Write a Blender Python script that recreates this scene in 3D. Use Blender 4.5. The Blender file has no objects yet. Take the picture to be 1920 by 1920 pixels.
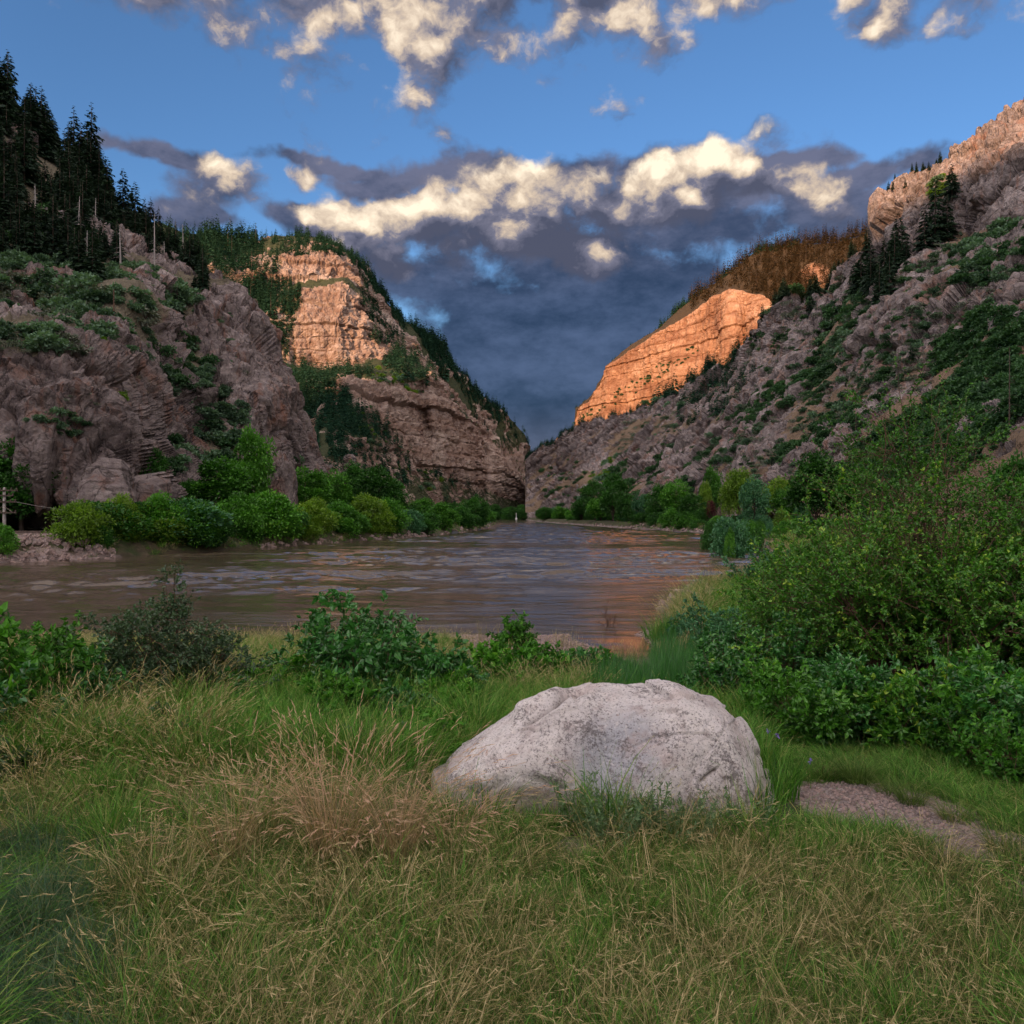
import bpy, math, random
import numpy as np
from mathutils import Matrix, Vector
R = math.radians
sc = bpy.context.scene
col = sc.collection
rng = np.random.default_rng(7)
random.seed(7)

# ---------------------------------------------------------------- camera, sun, sky, exposure
CAMZ = 3.2; FPX = 1500.0; CU = 960.0; HV = 966.0       # focal length and horizon of the photograph, in its pixels
cam = bpy.data.cameras.new('camera'); camo = bpy.data.objects.new('camera', cam); col.objects.link(camo)
camo.location = (0, 0, CAMZ); camo.rotation_euler = (R(90), 0, 0)
cam.sensor_width = 36; cam.lens = 36*FPX/1920; cam.shift_y = 6/1920; cam.clip_start = 0.05; cam.clip_end = 30000
sc.camera = camo
sc.view_settings.view_transform = 'Standard'; sc.view_settings.look = 'None'
sc.view_settings.gamma = 1; sc.view_settings.use_curve_mapping = False
sc.view_settings.exposure = 1.75
SUN_AZ, SUN_EL = R(206), R(10)                          # clockwise from +Y: low, behind the camera on the left
sd = Vector((math.sin(SUN_AZ)*math.cos(SUN_EL), math.cos(SUN_AZ)*math.cos(SUN_EL), math.sin(SUN_EL)))
sl = bpy.data.lights.new('sun', 'SUN'); slo = bpy.data.objects.new('sun', sl); col.objects.link(slo)
sl.energy = 2.3; sl.angle = R(0.5); sl.color = (1.0, 0.56, 0.30)
slo.rotation_euler = sd.to_track_quat('Z', 'Y').to_euler(); slo.location = (-300, -800, 500)

def P(u, v, Y):                                         # place seen at pixel u, v, standing Y metres away
    return ((u-CU)/FPX*Y, Y, CAMZ-(v-HV)/FPX*Y)

class NT:                                               # tiny helper to write node trees
    def __init__(s, nt): s.nt = nt; s.N = nt.nodes; s.L = nt.links
    def put(s, sock, v):
        if v is None: return
        if isinstance(v, bpy.types.NodeSocket): s.L.new(v, sock)
        else:
            if sock.type == 'RGBA' and len(v) == 3: v = (*v, 1)
            sock.default_value = v
    def math(s, op, a, b=None, c=None, clamp=False):
        n = s.N.new('ShaderNodeMath'); n.operation = op; n.use_clamp = clamp
        for i, x in enumerate((a, b, c)): s.put(n.inputs[i], x)
        return n.outputs[0]
    def vm(s, op, a, b=None, out=0):
        n = s.N.new('ShaderNodeVectorMath'); n.operation = op
        s.put(n.inputs[0], a); s.put(n.inputs[1], b)
        return n.outputs[out]
    def scale(s, a, f):
        n = s.N.new('ShaderNodeVectorMath'); n.operation = 'SCALE'; s.put(n.inputs[0], a); s.put(n.inputs['Scale'], f)
        return n.outputs[0]
    def noise(s, vec, scale, detail=4, rough=0.5, dist=0, out='Fac'):
        n = s.N.new('ShaderNodeTexNoise'); s.put(n.inputs['Vector'], vec)
        n.inputs['Scale'].default_value = scale; n.inputs['Detail'].default_value = detail
        n.inputs['Roughness'].default_value = rough; n.inputs['Distortion'].default_value = dist
        return n.outputs[out]
    def vor(s, vec, scale, feature='F1', out='Distance', rand=1.0):
        n = s.N.new('ShaderNodeTexVoronoi'); n.feature = feature; s.put(n.inputs['Vector'], vec)
        n.inputs['Scale'].default_value = scale; n.inputs['Randomness'].default_value = rand
        return n.outputs[out]
    def ss(s, x, a, b, lo=0.0, hi=1.0):                 # smoothstep
        n = s.N.new('ShaderNodeMapRange'); n.interpolation_type = 'SMOOTHSTEP'
        s.put(n.inputs[0], x); s.put(n.inputs[1], a); s.put(n.inputs[2], b); s.put(n.inputs[3], lo); s.put(n.inputs[4], hi)
        return n.outputs[0]
    def mix(s, f, a, b, mode='MIX'):
        n = s.N.new('ShaderNodeMix'); n.data_type = 'RGBA'; n.blend_type = mode
        s.put(n.inputs[0], f); s.put(n.inputs[6], a); s.put(n.inputs[7], b)
        return n.outputs[2]
    def ramp(s, f, stops, interp='LINEAR'):
        n = s.N.new('ShaderNodeValToRGB'); n.color_ramp.interpolation = interp; e = n.color_ramp.elements
        while len(e) < len(stops): e.new(0.5)
        for i, (p, c) in enumerate(stops): e[i].position = p; e[i].color = (*c, 1)
        s.put(n.inputs[0], f); return n.outputs[0]
    def attr(s, name, out='Fac'):
        n = s.N.new('ShaderNodeAttribute'); n.attribute_name = name; return n.outputs[out]
    def pos(s, k=None):
        n = s.N.new('ShaderNodeTexCoord'); o = n.outputs['Object']
        return s.vm('MULTIPLY', o, k) if k else o

w = bpy.data.worlds.new('World'); sc.world = w; w.use_nodes = True
t = NT(w.node_tree); t.N.clear()
wo = t.N.new('ShaderNodeOutputWorld'); bg = t.N.new('ShaderNodeBackground'); t.L.new(bg.outputs[0], wo.inputs[0])
sky = t.N.new('ShaderNodeTexSky'); sky.sky_type = 'NISHITA'; sky.sun_disc = False
sky.sun_elevation = SUN_EL; sky.sun_rotation = SUN_AZ; sky.altitude = 1800; sky.air_density = 1.1; sky.dust_density = 0.4; sky.ozone_density = 2.5
bg.inputs['Strength'].default_value = 0.12
D = t.N.new('ShaderNodeTexCoord').outputs['Generated']
D = t.vm('NORMALIZE', D)
# clouds: billows given as directions in the sky with their spread; lit cloud fills the unseen sky to lift the shade
def cdir(u, v):
    d = Vector((u-CU, FPX, HV-v)); L = d.length; return tuple(d/L), L
LIT = [(838,395,120,78),(775,425,70,36),(672,412,112,42),(430,330,50,22),(1040,372,140,82),(1165,408,110,58),(1010,322,60,26),(1362,332,58,50),(1270,385,125,70),(1300,352,40,26),
       (540,335,36,32),(748,486,60,44),(450,350,88,52),(1490,372,80,44),(950,440,130,60),(1090,450,120,50)]
DARK = [(1000,650,380,190),(880,600,200,90),(1180,580,270,170),(1310,450,250,110),(1500,410,130,70),(1090,500,290,130),(960,790,300,150),(1060,760,260,120),
        (760,520,100,50),(620,430,110,36),(420,360,80,50),(1240,340,100,28),(820,325,130,26),(520,410,70,24),(1650,400,90,30),(1700,320,100,26),(300,310,120,18),
        (1180,430,130,70),(980,420,110,80),(880,440,150,34),(600,305,120,14),(900,318,110,24),(1110,330,120,30),(1480,318,120,22),(1600,345,90,26),(700,335,110,22),(380,420,90,22),(660,480,90,22)]
def blobs(p, L, first=None):
    acc = first
    for (u, v, ru, rv) in L:
        c, ln = cdir(u, v); rx = ru/ln; rz = rv/ln
        q = t.vm('MULTIPLY', t.vm('SUBTRACT', p, c), (1/rx, 1/rx, 1/rz))
        s_ = t.math('SUBTRACT', 1.0, t.vm('LENGTH', q, out=1))
        acc = s_ if acc is None else t.math('SMOOTH_MAX', acc, s_, 0.35)
    return acc
wn = t.noise(D, 5.0, 5, 0.6, out='Color')
wp = t.vm('ADD', D, t.scale(t.vm('SUBTRACT', wn, (.5,.5,.5)), 0.10))
def fb(p):                                             # fractal noise with rounded billows
    q_ = t.vm('MULTIPLY', p, (1, 1, 1.35)); a_ = t.math('MULTIPLY', t.math('SUBTRACT', .42, t.vor(q_, 13.)), .38); b_ = t.math('MULTIPLY', t.math('SUBTRACT', .42, t.vor(q_, 31.)), .15)
    return t.math('ADD', t.noise(q_, 9.0, 9, 0.62), t.math('ADD', a_, b_))
OFF = (-0.010, 0.0, 0.020)
Dw = t.vm('ADD', D, t.scale(t.vm('SUBTRACT', t.noise(D, 16, 4, .6, out='Color'), (.5,.5,.5)), .035)); f0 = fb(Dw); Doff = t.vm('ADD', Dw, OFF); f1 = fb(Doff)
sp = t.N.new('ShaderNodeSeparateXYZ'); t.L.new(D, sp.inputs[0]); DZ = sp.outputs[2]; DY = sp.outputs[1]
low = t.noise(t.vm('MULTIPLY', D, (1,1,1.5)), 2.0, 2, .5); 
away = t.math('MAXIMUM', t.ss(DZ, .40, .62), t.ss(DY, .62, .30))                                   # overhead and behind, out of view: denser, brighter cloud added to light the shade
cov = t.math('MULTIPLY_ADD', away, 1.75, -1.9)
OB = (-0.022, 0.0, 0.050); Dbig = t.vm('ADD', D, OB)
bL0 = t.math('MULTIPLY_ADD', low, 2.4, cov); bL1 = t.math('MULTIPLY_ADD', t.noise(t.vm('MULTIPLY', Dbig, (1,1,1.5)), 2.0, 2, .5), 2.4, cov)
base = t.math('MULTIPLY_ADD', t.noise(t.vm('MULTIPLY', D, (1,1,2.2)), 2.2, 3, .5), 3.0, -2.5)
B0 = blobs(wp, LIT, bL0); B1 = blobs(t.vm('ADD', wp, OB), LIT, bL1)
d0 = t.math('MULTIPLY_ADD', t.math('SUBTRACT', f0, 0.5), 2.6, B0)
k0 = t.math('MULTIPLY_ADD', t.math('SUBTRACT', f0, 0.5), 2.4, blobs(wp, DARK, base))
aL = t.ss(d0, -0.25, 0.35); aD = t.ss(k0, -0.50, 0.25)
fine = t.math('SUBTRACT', f0, f1)
lit = t.math('ADD', t.math('MULTIPLY', t.math('SUBTRACT', B0, B1), 0.50), t.math('MULTIPLY_ADD', fine, 2.2, .04))
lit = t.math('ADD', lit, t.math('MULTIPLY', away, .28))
SK = 1/0.12/2**sc.view_settings.exposure               # cloud colours below are as they look in the picture
def cc(r, g, b): return (r*SK, g*SK, b*SK)
cl = t.ramp(lit, [(0.0, cc(.085,.095,.15)), (.30, cc(.20,.20,.275)), (.55, cc(.74,.59,.45)), (.85, cc(1.25,1.05,.80))])
wis = t.noise(t.vm('MULTIPLY', D, (1,1,2)), 6, 7, .65)
cd = t.mix(t.ss(wis, .32, .68), cc(.016,.034,.080), cc(.085,.125,.235))
cd = t.mix(t.ss(DZ, 0.24, 0.38), cd, t.mix(t.ss(wis, .38, .62), cc(.055,.075,.14), cc(.16,.172,.265)))
cd = t.mix(t.ss(DZ, 0.15, 0.05), cd, t.mix(0.6, cd, cc(.115,.11,.17)))
clear = t.vm('MULTIPLY', sky.outputs[0], (0.34, 0.42, 0.50))
clear = t.mix(t.ss(DZ, .40, .16), clear, t.vm('MULTIPLY', clear, (1.15, 1.1, 1.0)))
c1 = t.mix(t.math('MULTIPLY', aD, 0.97), clear, cd)
c2 = t.mix(t.math('MULTIPLY', aL, 0.96), c1, cl)
c2 = t.scale(c2, t.ss(t.vm('DOT_PRODUCT', D, tuple(sd), out=1), -.45, .8, 1.0, 4.9))                    # gain towards the low sun, added so the unseen sky lifts the shade
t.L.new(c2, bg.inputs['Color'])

# ---------------------------------------------------------------- numpy noise
def _h(ix, iy, iz, seed):
    h = (ix.astype(np.int64)*73856093) ^ (iy.astype(np.int64)*19349663) ^ (iz.astype(np.int64)*83492791) ^ (seed*2654435761)
    h = h & 0xffffffff; h = ((h ^ (h >> 16))*0x45d9f3b) & 0xffffffff; h = ((h ^ (h >> 16))*0x45d9f3b) & 0xffffffff
    return ((h ^ (h >> 16)) & 0xffffff)/float(0xffffff)
def vnoise(p, seed=0):
    f = np.floor(p); i = f.astype(np.int64); f = p-f; f = f*f*f*(f*(f*6-15)+10)
    x, y, z = i[...,0], i[...,1], i[...,2]; fx, fy, fz = f[...,0], f[...,1], f[...,2]
    def L(a, b, k): return a+(b-a)*k
    g = lambda a, b, c: _h(x+a, y+b, z+c, seed)
    return L(L(L(g(0,0,0), g(1,0,0), fx), L(g(0,1,0), g(1,1,0), fx), fy), L(L(g(0,0,1), g(1,0,1), fx), L(g(0,1,1), g(1,1,1), fx), fy), fz)*2-1
def fbm(p, o=4, seed=0, g=0.5):
    a = 1.0; s = 0; tot = 0
    for k in range(o): s = s+a*vnoise(p*(2.03**k)+k*17.3, seed+k); tot += a; a *= g
    return s/tot
def ridged(p, o=4, seed=0, g=0.5):
    a = 1.0; s = 0; tot = 0
    for k in range(o): s = s+a*(1-2*np.abs(vnoise(p*(2.1**k)+k*9.1, seed+k))); tot += a; a *= g
    return s/tot
def vor3(p, seed=0):                                    # returns random value of the nearest cell and distance to its edge
    i0 = np.floor(p).astype(np.int64); sh = p.shape[:-1]
    b1 = np.full(sh, 9e9); b2 = np.full(sh, 9e9); r = np.zeros(sh)
    for a in (-1,0,1):
        for b in (-1,0,1):
            for c in (-1,0,1):
                x, y, z = i0[...,0]+a, i0[...,1]+b, i0[...,2]+c
                hx = _h(x,y,z,seed); hy = _h(x,y,z,seed+101); hz = _h(x,y,z,seed+202)
                d = (x+hx-p[...,0])**2+(y+hy-p[...,1])**2+(z+hz-p[...,2])**2
                m = d < b1; b2 = np.where(m, b1, np.minimum(b2, d)); r = np.where(m, (hx*7.3+hy*3.1) % 1.0, r); b1 = np.where(m, d, b1)
    return r, np.sqrt(b2)-np.sqrt(b1)
def sm(x, a, b):
    q = np.clip((x-a)/(b-a), 0, 1); return q*q*(3-2*q)
def lerp(a, b, k): return a+(b-a)*k

# ---------------------------------------------------------------- mesh and object helpers
def npmesh(name, V, polys, mat, attrs=None, smooth=False):
    """V (n,3); polys: list of int arrays (m,k)."""
    me = bpy.data.meshes.new(name); V = np.asarray(V, np.float32).reshape(-1, 3)
    polys = [np.asarray(p, np.int32) for p in polys if len(p)]
    me.vertices.add(len(V)); me.vertices.foreach_set('co', V.ravel())
    li = np.concatenate([p.ravel() for p in polys]); tot = np.concatenate([np.full(len(p), p.shape[1], np.int32) for p in polys])
    me.loops.add(len(li)); me.loops.foreach_set('vertex_index', li)
    me.polygons.add(len(tot)); st = np.concatenate([[0], np.cumsum(tot)[:-1]]).astype(np.int32)
    me.polygons.foreach_set('loop_start', st); me.polygons.foreach_set('loop_total', tot)
    if attrs:
        for k, a in attrs.items():
            at = me.attributes.new(k, 'FLOAT', 'POINT'); at.data.foreach_set('value', np.asarray(a, np.float32).ravel())
    mats = mat if isinstance(mat, (list, tuple)) else [mat]
    for m in mats: me.materials.append(m)
    me.update(calc_edges=True); me.validate()
    me.polygons.foreach_set('use_smooth', np.full(len(me.polygons), smooth, bool))
    return me
def link(name, me, parent=None, loc=None, rz=0, s=1):
    o = bpy.data.objects.new(name, me); col.objects.link(o)
    if loc is not None: o.location = loc
    o.rotation_euler = (0, 0, rz); o.scale = (s, s, s) if not hasattr(s, '__len__') else s
    if parent: o.parent = parent
    return o
def tag(o, label=None, cat=None, group=None, kind=None):
    if label: o['label'] = label
    if cat: o['category'] = cat
    if group: o['group'] = group
    if kind: o['kind'] = kind
    return o
def thing(name, label, cat, loc, rz=0, s=1, group=None):
    return tag(link(name, None, None, loc, rz, s), label, cat, group)
def clone(root, loc, rz, s, label, group=None, tilt=0):
    r = root.copy(); col.objects.link(r); r.location = loc; r.rotation_euler = (tilt*math.cos(rz*3), tilt*math.sin(rz*5), rz)
    r.scale = s if hasattr(s, '__len__') else (s, s, s); r['label'] = label
    if group: r['group'] = group
    for ch in root.children:
        c = ch.copy(); col.objects.link(c); c.parent = r
        for g in ch.children:
            d = g.copy(); col.objects.link(d); d.parent = c
    return r

class MB:                                               # collects pieces for one mesh
    def __init__(s): s.V = []; s.F = {}; s.n = 0; s.A = []
    def add(s, V, F, a=None):
        V = np.asarray(V, float).reshape(-1, 3); F = np.asarray(F, int)
        s.V.append(V); s.F.setdefault(F.shape[1], []).append(F+s.n); s.n += len(V)
        s.A.append(np.full(len(V), 0.5) if a is None else np.broadcast_to(np.asarray(a, float), (len(V),)))
    def tube(s, pts, rad, k=6, a=None):
        pts = np.asarray(pts, float); n = len(pts); rad = np.broadcast_to(np.asarray(rad, float), (n,))
        T = np.gradient(pts, axis=0); T /= np.linalg.norm(T, axis=1)[:, None]+1e-9
        ref = np.array([0, 0, 1.0]) if abs(T[0, 2]) < .9 else np.array([1.0, 0, 0])
        A = np.cross(T, ref); A /= np.linalg.norm(A, axis=1)[:, None]+1e-9; B = np.cross(T, A)
        th = np.arange(k)*2*math.pi/k
        V = pts[:, None]+rad[:, None, None]*(np.cos(th)[None, :, None]*A[:, None]+np.sin(th)[None, :, None]*B[:, None])
        idx = np.arange(n*k).reshape(n, k); q = np.roll(idx, -1, 1)
        s.add(V.reshape(-1, 3), np.stack([idx[:-1], q[:-1], q[1:], idx[1:]], -1).reshape(-1, 4), a)
        c = s.n; s.add(np.array([pts[-1]+T[-1]*rad[-1]*0.6]), np.zeros((0, 3), int), a)
        s.F.setdefault(3, []).append(np.stack([q[-1], idx[-1], np.full(k, n*k)], -1)[:, ::-1]+(c-n*k))
    def box(s, c, size, rz=0, a=None):
        x, y, z = np.array(size)/2; cx, sx = math.cos(rz), math.sin(rz)
        V = np.array([[-x,-y,-z],[x,-y,-z],[x,y,-z],[-x,y,-z],[-x,-y,z],[x,-y,z],[x,y,z],[-x,y,z]])
        V = np.stack([V[:,0]*cx-V[:,1]*sx, V[:,0]*sx+V[:,1]*cx, V[:,2]], 1)+np.array(c)
        s.add(V, [[0,3,2,1],[4,5,6,7],[0,1,5,4],[1,2,6,5],[2,3,7,6],[3,0,4,7]], a)
    def mesh(s, name, mat, smooth=False):
        return npmesh(name, np.concatenate(s.V), [np.concatenate(f) for f in s.F.values() if sum(map(len, f))], mat, {'rnd': np.concatenate(s.A)}, smooth)
    def obj(s, name, mat, parent=None, loc=None, smooth=False): return link(name, s.mesh(name, mat, smooth), parent, loc)

def unit(v): return v/(np.linalg.norm(v, axis=-1, keepdims=True)+1e-9)
def leafmesh(mb, pos, d, L, W, cup=0.25, seed=0, simple=False, rnd=None):
    """leaves at pos (n,3) pointing along d, size L x W (arrays or numbers)"""
    r = np.random.default_rng(seed); n = len(pos); d = unit(d)
    side = unit(np.cross(d, r.normal(size=(n, 3))*0.6+np.array([0, 0, 1.0]))); up = np.cross(side, d)
    L = np.broadcast_to(L, (n,))[:, None]; W = np.broadcast_to(W, (n,))[:, None]
    rnd = r.random(n) if rnd is None else rnd
    if simple:
        V = np.stack([pos, pos+d*L*.5-side*W*.5-up*L*.05, pos+d*L-up*L*.16, pos+d*L*.5+side*W*.5-up*L*.05], 1)
        mb.add(V.reshape(-1, 3), np.arange(n*4).reshape(n, 4), np.repeat(rnd, 4))
    else:
        m = pos+d*L*.45-up*W*cup
        V = np.stack([pos, pos+d*L*.42-side*W*.5, pos+d*L*.42+side*W*.5, m, pos+d*L-up*L*.18, pos+d*L*.78-side*W*.27-up*L*.05, pos+d*L*.78+side*W*.27-up*L*.05], 1)
        b = np.arange(n)[:, None]*7
        F = np.concatenate([b+np.array([k]) for k in ((0,3,1),(0,2,3),(3,4,5),(3,5,1),(3,6,4),(3,2,6))])
        mb.add(V.reshape(-1, 3), F, np.repeat(rnd, 7))

# ---------------------------------------------------------------- materials
def newmat(name):
    m = bpy.data.materials.new(name); m.use_nodes = True; x = NT(m.node_tree); x.N.clear()
    o = x.N.new('ShaderNodeOutputMaterial'); return m, x, o
def principled(x, o, colr, rough=0.8, bump=None, strength=0.3, dist=0.1, spec=0.3):
    b = x.N.new('ShaderNodeBsdfPrincipled'); x.put(b.inputs['Base Color'], colr); x.put(b.inputs['Roughness'], rough)
    b.inputs['Specular IOR Level'].default_value = spec
    if bump is not None:
        n = x.N.new('ShaderNodeBump'); n.inputs['Strength'].default_value = strength; n.inputs['Distance'].default_value = dist
        x.put(n.inputs['Height'], bump); x.L.new(n.outputs[0], b.inputs['Normal'])
    x.L.new(b.outputs[0], o.inputs[0]); return b
def leafmat(name, c0, c1, trans=0.35, rough=0.5, objvar=0.25, gloss=0.025, c2=None):
    m, x, o = newmat(name)
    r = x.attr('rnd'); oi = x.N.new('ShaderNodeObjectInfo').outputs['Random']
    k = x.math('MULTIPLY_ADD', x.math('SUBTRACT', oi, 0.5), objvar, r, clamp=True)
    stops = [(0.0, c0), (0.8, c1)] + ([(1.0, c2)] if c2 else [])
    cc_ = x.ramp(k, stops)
    d = x.N.new('ShaderNodeBsdfDiffuse'); x.put(d.inputs[0], cc_)
    tr = x.N.new('ShaderNodeBsdfTranslucent'); x.put(tr.inputs[0], x.vm('MULTIPLY', cc_, (1.0, 1.15, 0.45)))
    mx = x.N.new('ShaderNodeMixShader'); mx.inputs[0].default_value = trans; x.L.new(d.outputs[0], mx.inputs[1]); x.L.new(tr.outputs[0], mx.inputs[2])
    if gloss:
        g = x.N.new('ShaderNodeBsdfGlossy'); g.inputs['Roughness'].default_value = rough; g.inputs[0].default_value = (1,1,1,1)
        m2 = x.N.new('ShaderNodeMixShader'); m2.inputs[0].default_value = gloss; x.L.new(mx.outputs[0], m2.inputs[1]); x.L.new(g.outputs[0], m2.inputs[2]); mx = m2
    x.L.new(mx.outputs[0], o.inputs[0]); return m
def rockmat(name, cols, streak, soil, sc1=0.05, strata=0.0, stratacol=None, bump=1.0, bd=0.6, lichen=None, crk=.6):
    """cols: four stops dark to light, streak: colour of the vertical stains, soil: (dark, light)"""
    m, x, o = newmat(name); p = x.pos()
    n1 = x.noise(p, sc1, 6, .62, .4); n2 = x.noise(p, sc1*9, 6, .7)
    k = x.math('MULTIPLY_ADD', n2, 0.6, x.math('MULTIPLY', n1, 0.55))
    c = x.ramp(k, [(0.36, cols[0]), (0.50, cols[1]), (0.62, cols[2]), (0.78, cols[3])])
    st = x.noise(x.vm('MULTIPLY', p, (1, 1, 0.07)), sc1*7, 5, .65, .3)
    c = x.mix(x.ss(st, .53, .68, 0, .6), c, streak)
    c = x.mix(x.ss(x.noise(p, sc1*1.3, 4, .6), .55, .68, 0, .6), c, streak)
    if strata:
        sn = x.noise(x.vm('MULTIPLY', p, (.12, .12, 1)), strata, 4, .6, .15)
        c = x.mix(x.ss(sn, .48, .62, 0, .6), c, stratacol)
    if lichen:
        c = x.mix(x.ss(x.noise(p, sc1*26, 4, .7), .56, .66, 0, .7), c, lichen)
    cr = x.vor(x.vm('MULTIPLY', x.vm('ADD', p, x.scale(x.noise(p, sc1*6, 4, .65, out='Color'), 5./ (sc1*40))), (1, 1, .45)), sc1*6, 'DISTANCE_TO_EDGE')
    c = x.mix(x.ss(x.vor(x.vm('ADD', p, x.scale(x.noise(p, sc1*20, 3, .6, out='Color'), .8/(sc1*40))), sc1*17, 'DISTANCE_TO_EDGE'), 0.05, 0.0, 0, .45*crk), c, (cols[0][0]*.6, cols[0][1]*.6, cols[0][2]*.6))
    c = x.mix(x.ss(cr, 0.045, 0.0, 0, crk), c, (cols[0][0]*.45, cols[0][1]*.45, cols[0][2]*.45))
    sk = x.mix(x.noise(p, sc1*22, 5, .75), soil[0], soil[1])
    rk = x.math('ADD', x.attr('rock'), x.math('MULTIPLY', x.math('SUBTRACT', x.noise(p, sc1*8, 6, .75), .5), 1.6))
    c = x.mix(x.ss(rk, .34, .56), sk, c)
    h = x.math('ADD', x.noise(p, sc1*14, 8, .72), x.math('MULTIPLY', x.math('MINIMUM', cr, .12), 1.6*crk))
    principled(x, o, c, .95, h, bump, bd, .15)
    return m
M = {}
M['rock_near'] = rockmat('pink grey granite cliff', [(.035,.028,.028),(.16,.13,.125),(.29,.245,.235),(.54,.47,.45)], (.26,.12,.075), ((.10,.09,.065),(.27,.235,.17)), .07, bump=1.0, bd=.8, lichen=(.20,.19,.18))
M['rock_slope'] = rockmat('grey purple slope rock', [(.038,.030,.030),(.16,.135,.13),(.29,.25,.24),(.52,.45,.43)], (.30,.16,.11), ((.10,.09,.06),(.31,.21,.145)), .06, bump=1.0, bd=1.0, lichen=(.21,.20,.185))
M['rock_far'] = rockmat('banded tan limestone', [(.075,.05,.04),(.23,.165,.135),(.40,.315,.265),(.62,.52,.45)], (.22,.14,.11), ((.025,.040,.018),(.085,.090,.048)), .022, .10, (.24,.155,.115), crk=.15, bump=.9, bd=2.5)
M['rock_orange'] = rockmat('orange sandstone cliff', [(.13,.06,.035),(.32,.175,.105),(.43,.26,.165),(.55,.38,.27)], (.22,.10,.06), ((.045,.035,.022),(.10,.07,.042)), .022, .10, (.20,.095,.055), crk=.20, bump=.9, bd=2.5)

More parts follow.
